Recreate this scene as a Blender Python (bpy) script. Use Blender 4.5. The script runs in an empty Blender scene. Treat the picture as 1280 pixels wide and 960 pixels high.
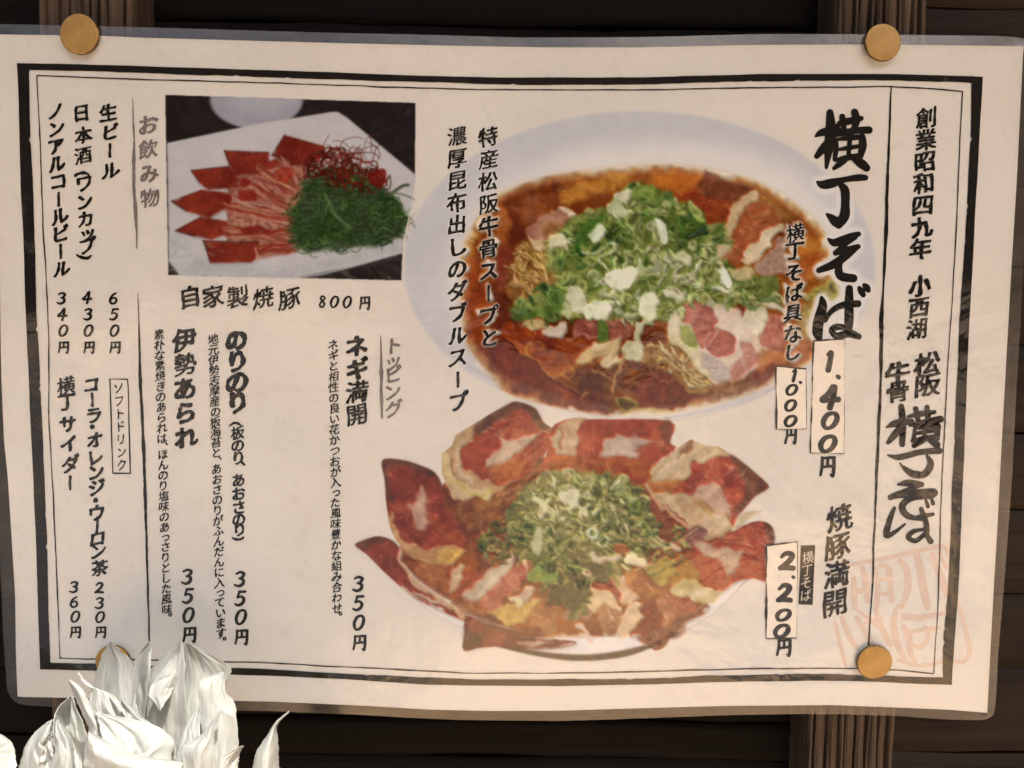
import bpy, math, random
import numpy as np
from mathutils import Vector, Matrix, Euler
from mathutils.geometry import tessellate_polygon

random.seed(11)
rng = np.random.default_rng(11)
R = math.radians
scn = bpy.context.scene
COL = scn.collection

# ------------------------------------------------------------------ camera
W, H = 1280.0, 960.0
LENS = 28.0
FPX = W * LENS / 36.0
DIST = 0.345
CAM_Z = 1.45
cam_d = bpy.data.cameras.new("camera")
cam_d.lens = LENS; cam_d.sensor_width = 36; cam_d.clip_start = 0.01; cam_d.clip_end = 400
cam = bpy.data.objects.new("camera", cam_d); COL.objects.link(cam)
CROT = Euler((R(90 - 3.4), 0, 0)).to_matrix() @ Euler((0, 0, R(0.95))).to_matrix()
cam.matrix_world = Matrix.Translation((0, -DIST, CAM_Z)) @ CROT.to_4x4()
scn.camera = cam

# ------------------------------------------------------------------ sky and sun (the menu hangs in open shade under an added, unseen overhang)
SUN_EL, SUN_AZ = 62.0, 150.0        # azimuth measured clockwise from +Y; the added overhang keeps it off the menu
world = bpy.data.worlds.new("World"); scn.world = world; world.use_nodes = True
nt = world.node_tree; nt.nodes.clear()
sky = nt.nodes.new("ShaderNodeTexSky"); sky.sky_type = 'NISHITA'; sky.sun_disc = False
sky.sun_elevation = R(SUN_EL); sky.sun_rotation = R(SUN_AZ)
sky.air_density = 1.0; sky.dust_density = 6.0; sky.ozone_density = 0.2; sky.air_density = 1.0
bg = nt.nodes.new("ShaderNodeBackground"); bg.inputs["Strength"].default_value = 0.15
wo = nt.nodes.new("ShaderNodeOutputWorld")
nt.links.new(sky.outputs[0], bg.inputs[0]); nt.links.new(bg.outputs[0], wo.inputs[0])
sd = bpy.data.lights.new("sun", 'SUN'); sd.energy = 3.6; sd.angle = R(1.0); sd.color = (1.0, 0.95, 0.88)
sun = bpy.data.objects.new("sun", sd); COL.objects.link(sun)
az, el = R(SUN_AZ), R(SUN_EL)
to_sun = Vector((math.sin(az) * math.cos(el), math.cos(az) * math.cos(el), math.sin(el)))
sun.rotation_euler = to_sun.to_track_quat('Z', 'Y').to_euler()
sun.location = to_sun * 5
vs = scn.view_settings
vs.view_transform = 'Standard'; vs.look = 'None'; vs.gamma = 1.0; vs.exposure = 0.70
scn.cycles.max_bounces = 8
scn.cycles.transparent_max_bounces = 16

# ------------------------------------------------------------------ pixel -> place helpers
CM = np.array(CROT)
CP = np.array((0.0, -DIST, CAM_Z))
def rays(px, py):
    px = np.asarray(px, float); py = np.asarray(py, float)
    d = np.stack([(px - W / 2) / FPX, -(py - H / 2) / FPX, -np.ones_like(px)], -1)
    return d @ CM.T
def wave(x, z):
    """how far the laminated sheet bows out from the posts towards the street (metres)"""
    z = z - 1.43
    w = 0.0042 + 0.020 * z + 0.0020 * np.cos(x * 15.5 + 0.5 + z * 2.0) * np.cos(z * 5.0)
    w = w + 0.0011 * np.sin(z * 21 + x * 4.0) + 0.0007 * np.sin(x * 33 - z * 11 + 1.0)
    w = w + 0.00035 * np.sin(x * 61 + z * 37) + 0.0003 * np.sin(z * 74 - x * 25 + 2)
    return w + 0.0012
def surf(px, py, lift=0.0):
    """the point of the bowed sheet seen at a pixel, raised by lift metres"""
    d = rays(px, py)
    yy = np.zeros(d.shape[:-1])
    for _ in range(5):
        t = (yy - CP[1]) / d[..., 1]
        P = CP + d * t[..., None]
        yy = -wave(P[..., 0], P[..., 2]) - lift
    t = (yy - CP[1]) / d[..., 1]
    return CP + d * t[..., None]
def at(px, py, y):
    """the point at distance y behind (+) or before (-) the post plane"""
    d = rays(px, py)
    t = (np.asarray(y, float) - CP[1]) / d[..., 1]
    return CP + d * t[..., None]

# ------------------------------------------------------------------ materials
def srgb(c):
    out = []
    for v in c:
        v = v / 255.0
        out.append(v / 12.92 if v <= 0.04045 else ((v + 0.055) / 1.055) ** 2.4)
    return out
def mat(name):
    m = bpy.data.materials.new(name); m.use_nodes = True
    n = m.node_tree.nodes; l = m.node_tree.links
    b = n["Principled BSDF"]
    return m, n, l, b
def noise_node(n, l, scale, detail=6, rough=0.6, coord="Object", mapping=None, dist=0.0):
    tc = n.new("ShaderNodeTexCoord"); t = n.new("ShaderNodeTexNoise")
    t.inputs["Scale"].default_value = scale; t.inputs["Detail"].default_value = detail
    t.inputs["Roughness"].default_value = rough; t.inputs["Distortion"].default_value = dist
    src = tc.outputs[coord]
    if mapping:
        mp = n.new("ShaderNodeMapping"); mp.inputs["Scale"].default_value = mapping
        l.new(src, mp.inputs[0]); src = mp.outputs[0]
    l.new(src, t.inputs["Vector"])
    return t
def ramp(n, l, fac, stops):
    r = n.new("ShaderNodeValToRGB"); cr = r.color_ramp
    while len(cr.elements) < len(stops): cr.elements.new(0.5)
    for e, (p, c) in zip(cr.elements, stops):
        e.position = p; e.color = (*c, 1) if len(c) == 3 else c
    l.new(fac, r.inputs[0]); return r
def bump(n, l, h, b, strength, dist):
    bm_ = n.new("ShaderNodeBump"); bm_.inputs["Strength"].default_value = strength
    bm_.inputs["Distance"].default_value = dist
    l.new(h, bm_.inputs["Height"]); l.new(bm_.outputs[0], b.inputs["Normal"]); return bm_

PAPER = (0.775, 0.792, 0.782)
def paper_nodes(n, l, base):
    a = noise_node(n, l, 14, 5, 0.65); c = noise_node(n, l, 160, 4, 0.7)
    r1 = ramp(n, l, a.outputs[0], [(0.30, tuple(v * 0.93 for v in base)), (0.55, base), (0.75, tuple(min(1, v * 1.03) for v in base))])
    r2 = ramp(n, l, c.outputs[0], [(0.28, (0.93, 0.92, 0.90)), (0.45, (1, 1, 1)), (1, (1, 1, 1))])
    mx = n.new("ShaderNodeMix"); mx.data_type = 'RGBA'; mx.blend_type = 'MULTIPLY'; mx.inputs[0].default_value = 1.0
    l.new(r1.outputs[0], mx.inputs[6]); l.new(r2.outputs[0], mx.inputs[7])
    return mx.outputs[2]
def make_paper(name, base, painted=False):
    m, n, l, b = mat(name)
    col = paper_nodes(n, l, base)
    if painted:
        at_ = n.new("ShaderNodeAttribute"); at_.attribute_name = "print"
        mx = n.new("ShaderNodeMix"); mx.data_type = 'RGBA'
        l.new(at_.outputs["Alpha"], mx.inputs[0]); l.new(col, mx.inputs[6]); l.new(at_.outputs["Color"], mx.inputs[7])
        col = mx.outputs[2]
    l.new(col, b.inputs["Base Color"]); b.inputs["Roughness"].default_value = 0.75
    b.inputs["Specular IOR Level"].default_value = 0.1
    return m
M_PAPER = make_paper("paper_white", PAPER)
M_PHOTO = make_paper("printed_photo", PAPER, True)
M_SLIP = make_paper("slip_paper", (0.90, 0.875, 0.81))
def make_ink(name, c, var=0.5, rough=0.7):
    m, n, l, b = mat(name)
    t = noise_node(n, l, 220, 5, 0.7)
    r = ramp(n, l, t.outputs[0], [(0.35, c), (0.72, tuple(v * (1 + var) + 0.004 for v in c))])
    l.new(r.outputs[0], b.inputs["Base Color"]); b.inputs["Roughness"].default_value = rough
    b.inputs["Specular IOR Level"].default_value = 0.1
    return m
M_INK = make_ink("black_ink", (0.008, 0.007, 0.006))
M_INK_SOFT = make_ink("marker_ink", (0.030, 0.029, 0.030), 0.8)
M_INK_LINE = make_ink("hairline_ink", (0.020, 0.017, 0.014), 1.2)
M_INK_GREY = make_ink("grey_ink", (0.17, 0.155, 0.16), 0.6)
M_WHITE_PRINT = make_ink("reversed_white", (0.60, 0.57, 0.52), 0.1)
M_STAMP = make_ink("faded_red_stamp", (0.71, 0.60, 0.55), 0.10)

def make_film(name, haze, tint, bumpy=1.0, warm=(0.80, 0.80, 0.78)):
    m = bpy.data.materials.new(name); m.use_nodes = True
    n = m.node_tree.nodes; l = m.node_tree.links; n.clear()
    out = n.new("ShaderNodeOutputMaterial")
    tr = n.new("ShaderNodeBsdfTransparent"); tr.inputs[0].default_value = (*tint, 1)
    gl = n.new("ShaderNodeBsdfGlossy"); gl.inputs["Roughness"].default_value = 0.10 if haze < 0.02 else 0.22
    df = n.new("ShaderNodeBsdfDiffuse")
    fr = n.new("ShaderNodeFresnel"); fr.inputs[0].default_value = 1.85
    ge = n.new("ShaderNodeNewGeometry"); mr = n.new("ShaderNodeMapRange")    # a film has air on both sides: no total reflection from behind
    mr.inputs["To Min"].default_value = 1.85; mr.inputs["To Max"].default_value = 1 / 1.85
    l.new(ge.outputs["Backfacing"], mr.inputs["Value"]); l.new(mr.outputs[0], fr.inputs[0])
    t1 = noise_node(n, l, 22, 4, 0.55, dist=0.6); t2 = noise_node(n, l, 140, 5, 0.6)
    ad = n.new("ShaderNodeMath"); ad.operation = 'MULTIPLY_ADD'; ad.inputs[1].default_value = 0.10
    l.new(t2.outputs[0], ad.inputs[0]); l.new(t1.outputs[0], ad.inputs[2])
    bp = n.new("ShaderNodeBump"); bp.inputs["Strength"].default_value = 0.46 * bumpy; bp.inputs["Distance"].default_value = 0.0035
    l.new(ad.outputs[0], bp.inputs["Height"])
    l.new(bp.outputs[0], gl.inputs["Normal"])
    hz = noise_node(n, l, 30, 6, 0.7, mapping=(1, 1, 1.6))
    hr = ramp(n, l, hz.outputs[0], [(0.35, (haze * 0.4,) * 3), (0.7, (haze * 1.6,) * 3)])
    df.inputs[0].default_value = (*warm, 1)
    sc = noise_node(n, l, 26, 12, 0.78, mapping=(1, 1, 1), dist=0.9)
    sr = ramp(n, l, sc.outputs[0], [(0.60, (0, 0, 0)), (0.72, (0.12 * bumpy,) * 3)])
    am = n.new("ShaderNodeMath"); am.operation = 'ADD'
    l.new(hr.outputs[0], am.inputs[0]); l.new(sr.outputs[0], am.inputs[1])
    m1 = n.new("ShaderNodeMixShader"); m2 = n.new("ShaderNodeMixShader")
    l.new(am.outputs[0], m1.inputs[0]); l.new(tr.outputs[0], m1.inputs[1]); l.new(df.outputs[0], m1.inputs[2])
    l.new(fr.outputs[0], m2.inputs[0]); l.new(m1.outputs[0], m2.inputs[1]); l.new(gl.outputs[0], m2.inputs[2])
    l.new(m2.outputs[0], out.inputs[0])
    return m
M_FILM = make_film("laminate_gloss", 0.002, (0.99, 0.99, 0.985))
M_MARGIN = make_film("laminate_margin_haze", 0.055, (0.90, 0.89, 0.86), 0.35, (0.74, 0.66, 0.54))

def make_wood(name, dark, light, axis, fine=1.0, groovy=0.6, spec=0.25):
    m, n, l, b = mat(name)
    mp = (90, 90, 3) if axis == 'z' else (3, 90, 90)
    g = noise_node(n, l, 4.0 * fine, 8, 0.7, mapping=mp, dist=0.4)
    w = noise_node(n, l, 16, 5, 0.6)
    r = ramp(n, l, g.outputs[0], [(0.30, dark), (0.52, tuple((a + c) / 2 for a, c in zip(dark, light))), (0.78, light)])
    r2 = ramp(n, l, w.outputs[0], [(0.3, (0.65, 0.63, 0.6)), (0.7, (1.15, 1.12, 1.1))])
    mx = n.new("ShaderNodeMix"); mx.data_type = 'RGBA'; mx.blend_type = 'MULTIPLY'; mx.inputs[0].default_value = 1.0
    l.new(r.outputs[0], mx.inputs[6]); l.new(r2.outputs[0], mx.inputs[7]); l.new(mx.outputs[2], b.inputs["Base Color"])
    b.inputs["Roughness"].default_value = 0.7; b.inputs["Specular IOR Level"].default_value = spec
    bump(n, l, g.outputs[0], b, groovy, 0.0012)
    return m
M_POST = make_wood("rough_post_wood", (0.030, 0.020, 0.013), (0.150, 0.105, 0.072), 'z')
M_BOARD = make_wood("charred_board", (0.0020, 0.0016, 0.0014), (0.0075, 0.0052, 0.0038), 'x', 1, 0.5, 0.12)
M_BOARD2 = make_wood("dark_stained_board", (0.014, 0.010, 0.008), (0.036, 0.026, 0.019), 'x', 1, 0.5, 0.15)

# brass caps
M_BRASS, n, l, b = mat("worn_brass_paint")
t = noise_node(n, l, 120, 6, 0.65); r = ramp(n, l, t.outputs[0], [(0.3, (0.34, 0.20, 0.055)), (0.6, (0.47, 0.30, 0.10)), (0.85, (0.52, 0.36, 0.14))])
s = noise_node(n, l, 700, 3, 0.5); r3 = ramp(n, l, s.outputs[0], [(0.22, (0.4, 0.34, 0.26)), (0.27, (1, 1, 1))])
mx = n.new("ShaderNodeMix"); mx.data_type = 'RGBA'; mx.blend_type = 'MULTIPLY'; mx.inputs[0].default_value = 1.0
l.new(r.outputs[0], mx.inputs[6]); l.new(r3.outputs[0], mx.inputs[7]); l.new(mx.outputs[2], b.inputs["Base Color"])
b.inputs["Metallic"].default_value = 0.25; b.inputs["Roughness"].default_value = 0.42
bump(n, l, t.outputs[0], b, 0.15, 0.001)
M_RIM, n, l, b = mat("tarnished_rim"); 
t = noise_node(n, l, 400, 4); r = ramp(n, l, t.outputs[0], [(0.35, (0.03, 0.02, 0.012)), (0.65, (0.25, 0.15, 0.05))])
l.new(r.outputs[0], b.inputs["Base Color"]); b.inputs["Metallic"].default_value = 0.4; b.inputs["Roughness"].default_value = 0.5

# petals: thin creased white film-like paper
M_PETAL = bpy.data.materials.new("white_petal_paper"); M_PETAL.use_nodes = True
n = M_PETAL.node_tree.nodes; l = M_PETAL.node_tree.links; b = n["Principled BSDF"]
t = noise_node(n, l, 30, 6, 0.6, coord="UV", mapping=(9, 1, 1)); t3 = noise_node(n, l, 60, 5, 0.65)
r = ramp(n, l, t3.outputs[0], [(0.3, (0.47, 0.49, 0.46)), (0.6, (0.62, 0.64, 0.61))])
l.new(r.outputs[0], b.inputs["Base Color"]); b.inputs["Roughness"].default_value = 0.6
b.inputs["Specular IOR Level"].default_value = 0.3
ad = n.new("ShaderNodeMath"); ad.operation = 'MULTIPLY_ADD'; ad.inputs[1].default_value = 0.6
l.new(t3.outputs[0], ad.inputs[0]); l.new(t.outputs[0], ad.inputs[2])
bump(n, l, ad.outputs[0], b, 0.28, 0.0015)
tl = n.new("ShaderNodeBsdfTranslucent"); tl.inputs[0].default_value = (0.78, 0.76, 0.66, 1)
ms = n.new("ShaderNodeMixShader"); ms.inputs[0].default_value = 0.28
l.new(b.outputs[0], ms.inputs[1]); l.new(tl.outputs[0], ms.inputs[2]); l.new(ms.outputs[0], n["Material Output"].inputs[0])

# ------------------------------------------------------------------ object helpers
def link(name, me, m, parent=None, smooth=False):
    o = bpy.data.objects.new(name, me); COL.objects.link(o)
    if m is not None: me.materials.append(m)
    if parent is not None: o.parent = parent
    if smooth: me.polygons.foreach_set("use_smooth", [True] * len(me.polygons))
    return o
def thing(name, label, cat, loc=(0, 0, 0), group=None):
    o = bpy.data.objects.new(name, None); COL.objects.link(o); o.location = loc
    o.empty_display_size = 0.02
    o['label'] = label; o['category'] = cat
    if group: o['group'] = group
    return o
def mesh(name, V, F):
    me = bpy.data.meshes.new(name); me.from_pydata([tuple(map(float, v)) for v in V], [], F); me.update(); return me
def grid_mesh(name, P, uv=True):
    """P: (rows, cols, 3) points"""
    a, b_, _ = P.shape
    me = bpy.data.meshes.new(name)
    idx = np.arange(a * b_).reshape(a, b_)
    F = np.stack([idx[:-1, :-1], idx[1:, :-1], idx[1:, 1:], idx[:-1, 1:]], -1).reshape(-1, 4)
    me.from_pydata(P.reshape(-1, 3).tolist(), [], F.tolist())
    if uv:
        u = me.uv_layers.new(name="UVMap")
        vi = np.empty(len(me.loops), int); me.loops.foreach_get("vertex_index", vi)
        uvs = np.stack([(vi % b_) / (b_ - 1), (vi // b_) / (a - 1)], -1)
        u.data.foreach_set("uv", uvs.ravel())
    me.update(); return me

# ------------------------------------------------------------------ the surroundings the gloss mirrors
def structure(name, me, m):
    o = link(name, me, m); o['kind'] = 'structure'; return o
M_GROUND, n, l, b = mat("patchy_reflection_ground")
t = noise_node(n, l, 0.40, 4, 0.55, mapping=(1, 0.45, 1)); t2 = noise_node(n, l, 40, 4)
r = ramp(n, l, t.outputs[0], [(0.47, (0.085, 0.088, 0.10)), (0.53, (0.13, 0.13, 0.13)), (0.545, (0.58, 0.40, 0.24)), (0.585, (0.95, 0.62, 0.33))])  # orange patches put into the ground so the film mirrors a warm glow
l.new(r.outputs[0], b.inputs["Base Color"]); b.inputs["Roughness"].default_value = 0.9
bump(n, l, t2.outputs[0], b, 0.4, 0.01)
G = 60
structure("ground", mesh("ground", [(-G, -G, 0), (G, -G, 0), (G, 6, 0), (-G, 6, 0)], [(0, 1, 2, 3)]), M_GROUND)
M_DARK_PATCH, n, l, b = mat("added_dark_asphalt")
t = noise_node(n, l, 3, 8, 0.7); r = ramp(n, l, t.outputs[0], [(0.3, (0.075, 0.078, 0.085)), (0.7, (0.13, 0.132, 0.14))])
l.new(r.outputs[0], b.inputs["Base Color"]); b.inputs["Roughness"].default_value = 0.9
structure("dark_reflection_patch", mesh("dark_reflection_patch", [(-30, -9, 0.004), (-2.4, -9, 0.004), (-0.5, -2.6, 0.004), (-0.9, -1.6, 0.004), (-30, -1.6, 0.004)], [(0, 1, 2, 3, 4)]), M_DARK_PATCH)  # unseen dark patch, added to darken the film's lower left reflection
def box(V, F, x0, x1, y0, y1, z0, z1):
    b_ = len(V); V += [(x, y, z) for z in (z0, z1) for x, y in ((x0, y0), (x1, y0), (x1, y1), (x0, y1))]
    F += [tuple(b_ + i for i in f) for f in ((0, 3, 2, 1), (4, 5, 6, 7), (0, 1, 5, 4), (1, 2, 6, 5), (2, 3, 7, 6), (3, 0, 4, 7))]

# unseen overhang sized to shade the menu; unseen fronts added to block low sky
V, F = [], []; box(V, F, -4, 4, -0.415, 0.3, 2.32, 2.36)
for i in range(9): box(V, F, -3.6 + i * 0.9, -3.54 + i * 0.9, -0.41, 0.3, 2.24, 2.319)
box(V, F, -4, 4, -0.447, -0.417, 2.22, 2.38)
structure("added_eave", mesh("added_eave", V, F), M_BOARD2)
V, F = [], []
for i in range(10):
    x = -45 + i * 9.0; hh = 18.0 + 1.5 * math.sin(i * 2.3)
    box(V, F, x, x + 8.94, -30, -27, 0, hh); box(V, F, x - 0.1, x + 8.8, -27.0, -26.2, 2.9, 3.02)
structure("added_street_front", mesh("added_street_front", V, F), M_BOARD2)

# ------------------------------------------------------------------ board wall behind the sheet
wall = thing("board_wall", "dark horizontal timber boards behind the menu and between the posts", "wall", (0, 0.03, 0.9))
def board(x0, x1, z0, z1, yf, m, seed):
    rr = random.Random(seed)
    nx = max(6, int((x1 - x0) / 0.02)); V = []; F = []
    prof = [(0.012, 0.0), (0.0006, 0.0), (0.0, 0.0008), (-0.0003, 0.25), (0.0004, 0.5), (-0.0002, 0.75), (0.0, 0.9992), (0.0008, 1.0), (0.012, 1.0)]
    ph = rr.random() * 6; 
    for i in range(nx + 1):
        x = x0 + (x1 - x0) * i / nx
        for dy, tt in prof:
            wob = 0.0006 * math.sin(x * 31 + ph) + 0.0004 * math.sin(x * 83 + ph * 2)
            z = z0 + (z1 - z0) * tt + (wob if tt in (0.0, 1.0, 0.0008, 0.9992) else 0)
            V.append((x, yf + dy + 0.0004 * math.sin(x * 17 + tt * 9 + ph), z))
    k = len(prof)
    for i in range(nx):
        for j in range(k - 1):
            F.append((i * k + j, (i + 1) * k + j, (i + 1) * k + j + 1, i * k + j + 1))
    me = mesh("board", V, F)
    o = link("board", me, m, wall, True); o.matrix_parent_inverse = Matrix.Translation(-wall.location)
    return o
xl = float(at(168, 0, 0.0)[0]); xr = float(at(1047, 0, 0.0)[0]); xr2 = float(at(1166, 0, 0.0)[0]); xl0 = float(at(46, 0, 0)[0])
z = 1.19; k = 0
while z < 1.68:
    h = 0.0185 + 0.003 * random.random()
    board(xl - 0.03, xr + 0.03, z, z + h - 0.0007, 0.022 + 0.0007 * random.random(), M_BOARD, k); k += 1
    z += h
z = 1.19
while z < 1.68:
    h = 0.034 + 0.006 * random.random()
    board(xr2 - 0.03, xr2 + 0.40, z, z + h - 0.0007, 0.010 + 0.0007 * random.random(), M_BOARD2, 100 + k); k += 1
    z += h
z = 1.19
while z < 1.68:
    h = 0.030 + 0.006 * random.random()
    board(xl0 - 0.40, xl0 + 0.03, z, z + h - 0.0007, 0.024 + 0.0007 * random.random(), M_BOARD, 200 + k); k += 1
    z += h
bk = structure("wall_core", mesh("wall_core", [(-3, 0.04, 0), (3, 0.04, 0), (3, 0.04, 1.70), (-3, 0.04, 1.70), (-3, 0.2, 0), (3, 0.2, 0), (3, 0.2, 1.70), (-3, 0.2, 1.70)],
     [(0, 1, 2, 3), (3, 2, 6, 7), (5, 4, 7, 6), (0, 3, 7, 4), (1, 5, 6, 2)]), M_BOARD)

def post(x0, x1, label, seed, nrid):
    rr = random.Random(seed)
    V = []; F = []
    cols = []
    w = (x1 - x0) / nrid
    xs = [x0]
    for i in range(nrid - 1): xs.append(x0 + w * (i + 1 + rr.uniform(-0.28, 0.28)))
    xs.append(x1)
    prof = [(x0, 0.03), (x0, 0.0022)]
    for i in range(nrid):
        a, c = xs[i], xs[i + 1]; g = 0.0006; top = rr.uniform(-0.0004, 0.0006)
        prof += [(a + g * 0.4, 0.0030), (a + g, 0.0010 + top), (a + (c - a) * 0.35, 0.0001 + top), (a + (c - a) * 0.7, 0.0003 + top), (c - g, 0.0011 + top), (c - g * 0.4, 0.0030)]
    prof += [(x1, 0.0022), (x1, 0.03)]
    nz = 90; k = len(prof)
    ph = [rr.random() * 6 for _ in prof]
    for i in range(nz + 1):
        z = 1.16 + 0.54 * i / nz
        for j, (x, y) in enumerate(prof):
            edge = j < 2 or j > k - 3
            dx = 0 if edge else 0.0004 * math.sin(z * 24 + ph[j - j % 6]) + 0.00022 * math.sin(z * 131 + ph[j])
            dy = 0 if y > 0.02 else 0.00018 * math.sin(z * 95 + ph[j] * 3) + 0.00025 * math.sin(z * 31 + ph[j])
            V.append((x + dx, y + dy + 0.0006, z))
    for i in range(nz):
        for j in range(k - 1):
            F.append((i * k + j, i * k + j + 1, (i + 1) * k + j + 1, (i + 1) * k + j))
    me = mesh("wooden_post", V, F)
    o = link("wooden_post", me, M_POST)
    o['label'] = label; o['category'] = 'post'; o['group'] = 'grooved posts carrying the menu'
post(xl0, float(at(163, 0, 0)[0]), "rough grooved brown wooden post behind the left end of the menu", 3, 9)
post(xr, xr2 - 0.0012, "rough grooved brown wooden post behind the right side of the menu", 8, 11)

# ------------------------------------------------------------------ laminated menu
menu = thing("laminated_menu", "large laminated paper menu with Japanese lettering and noodle photographs pinned to the posts", "menu", (0, 0, 1.43))
def mpart(name, me, m, parent=None, smooth=False):
    p = parent or menu
    o = link(name, me, m, p, smooth)
    if parent is None: o.matrix_parent_inverse = Matrix.Translation(-Vector((0, 0, 1.43)))
    return o
def resample(pts, nn):
    pts = np.array(pts, float); seg = np.hypot(*np.diff(pts, axis=0).T); s = np.concatenate([[0], np.cumsum(seg)])
    u = np.linspace(0, s[-1], nn)
    x = np.interp(u, s, pts[:, 0]); y = np.interp(u, s, pts[:, 1])
    for _ in range(2):
        x[1:-1] = (x[:-2] + 2 * x[1:-1] + x[2:]) / 4; y[1:-1] = (y[:-2] + 2 * y[1:-1] + y[2:]) / 4
    return np.stack([x, y], -1)
def coons(T, B, L, Rr, nu, nv):
    T, B = resample(T, nu), resample(B, nu); L, Rr = resample(L, nv), resample(Rr, nv)
    u = np.linspace(0, 1, nu)[None, :, None]; v = np.linspace(0, 1, nv)[:, None, None]
    return ((1 - v) * T[None] + v * B[None] + (1 - u) * L[:, None] + u * Rr[:, None]
            - (1 - u) * (1 - v) * T[0] - u * (1 - v) * T[-1] - (1 - u) * v * B[0] - u * v * B[-1])
pT = [(-4, 43), (0, 43), (125, 44.7), (175, 47), (400, 53.3), (556, 57), (681, 59.2), (800, 59.2), (950, 56), (1100, 55.5), (1280, 57.8)]
pB = [(22, 871), (75, 872), (340, 877), (452, 882), (537, 887), (610, 888.6), (700, 888.4), (776, 886), (905, 882.4), (1040, 881.3), (1122, 884.5), (1185, 887), (1234, 891)]
pL = [(-4, 43), (-3, 200), (0, 370), (1, 440), (2, 480), (5, 550), (10, 600), (15, 680), (19, 745), (20, 820), (22, 871)]
pR = [(1280, 57.8), (1279, 62), (1271, 225), (1264, 340), (1257, 465), (1252, 555), (1247, 655), (1243, 720), (1239, 795), (1234, 891)]
fT = [(-22, 29), (0, 30), (175, 34), (400, 40.6), (556, 44), (650, 47), (800, 46.5), (950, 42.4), (1062, 42.7), (1257, 45), (1286, 49), (1291, 56)]
fB = [(9, 862), (13, 874), (22, 881), (75, 884), (220, 887), (340, 889), (452, 893.7), (497, 896.5), (573, 900), (700, 901.3), (776, 899), (905, 894), (989, 892.6), (1060, 893), (1122, 895), (1185, 899.5), (1230, 900.5), (1240, 898), (1243, 892)]
fL = [(-22, 29), (-19, 200), (-14, 370), (-10, 480), (-4, 600), (1, 720), (4, 795), (9, 862)]
fR = [(1291, 56), (1285, 225), (1280, 300), (1276, 400), (1271, 480), (1265, 600), (1256, 720), (1247, 827), (1246, 860), (1243, 892)]
PP = coons(pT, pB, pL, pR, 190, 126)
mpart("paper", grid_mesh("paper", surf(PP[..., 0], PP[..., 1], 0.0)), M_PAPER, smooth=True)
FPt = coons(fT, fB, fL, fR, 190, 126)
mpart("laminate_film", grid_mesh("laminate_film", surf(PP[..., 0], PP[..., 1], 0.0007)), M_FILM, smooth=True)
# the sealed margin of the laminate: ring between the paper's edge and the film's edge
def ring_mesh(inner, outer, lift, lift2, sub=4):
    def border(Gd):
        return np.concatenate([Gd[0, :-1], Gd[:-1, -1], Gd[-1, :0:-1], Gd[:0:-1, 0]])
    a, c = border(inner), border(outer); nn = len(a); V = []; F = []
    rows = []
    for s_ in range(sub + 1):
        f = s_ / sub; q = a * (1 - f) + c * f
        rows.append(surf(q[:, 0], q[:, 1], lift * (1 - f) + lift2 * f))
    V = np.concatenate(rows)
    for s_ in range(sub):
        for i in range(nn):
            j = (i + 1) % nn
            F.append((s_ * nn + i, s_ * nn + j, (s_ + 1) * nn + j, (s_ + 1) * nn + i))
    return mesh("laminate_margin", V, F)
o = mpart("laminate_margin", ring_mesh(PP, FPt, 0.0007, 0.0001), M_MARGIN, smooth=True)
# flat strip laid on the sheet between two outlines
def strip(pts_a, pts_b, lift, name, m, parent=None, sm=False):
    a = surf(np.array(pts_a)[:, 0], np.array(pts_a)[:, 1], lift); c = surf(np.array(pts_b)[:, 0], np.array(pts_b)[:, 1], lift)
    return mpart(name, grid_mesh(name, np.stack([a, c])), m, parent, sm)

INK_LIFT = 0.00022
def wobble(pts, nn, amp, seed, corr=6):
    r_ = np.random.default_rng(seed); p = resample(pts, nn)
    nz = np.convolve(r_.normal(size=nn + corr * 2), np.ones(corr) / corr, 'same')[corr:-corr] * amp * 2
    d = np.gradient(p, axis=0); d /= np.maximum(np.hypot(d[:, 0], d[:, 1]), 1e-6)[:, None]
    return p + np.stack([-d[:, 1], d[:, 0]], -1) * nz[:, None]
oT = [(21, 79), (109, 80.6), (400, 89.8), (525, 94.7), (619, 97), (800, 96.7), (950, 92.6), (1119, 92.6), (1228.6, 96)]
iT = [(37, 87.5), (119, 89), (400, 99), (550, 103), (650, 106.4), (800, 105.8), (875, 103), (1032, 100.5), (1119, 101), (1214.5, 104)]
oR = [(1228.6, 96), (1228, 110), (1224, 182), (1220, 250), (1214, 362), (1209, 460), (1208, 500), (1204, 600), (1199, 720), (1194, 795), (1190, 856)]
iR = [(1214.5, 104), (1213.5, 156), (1209, 250), (1205, 325), (1199, 400), (1197, 460), (1194, 530), (1192, 585), (1190, 630), (1186, 720), (1184, 750), (1179.5, 795), (1179, 847)]
oB = [(50, 836.7), (288, 843), (340, 845), (447, 850), (537, 856), (700, 857.7), (820, 855), (933, 851.5), (1060, 851), (1135, 854), (1190, 856)]
iB = [(62.5, 828), (288, 834.6), (340, 837), (475, 844.8), (585, 848.7), (680, 849.5), (792, 848), (905, 844), (1040, 842.5), (1110, 845), (1179, 847)]
oL = [(21, 79), (22.5, 117), (26, 240), (29, 290), (31, 365), (36, 478), (37.5, 517), (45, 680), (47.5, 770), (50, 836.7)]
iL = [(37, 87.5), (37, 150), (41, 235), (44, 302), (46, 390), (50, 477), (54, 555), (60, 717), (61, 762), (62.5, 828)]
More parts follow.
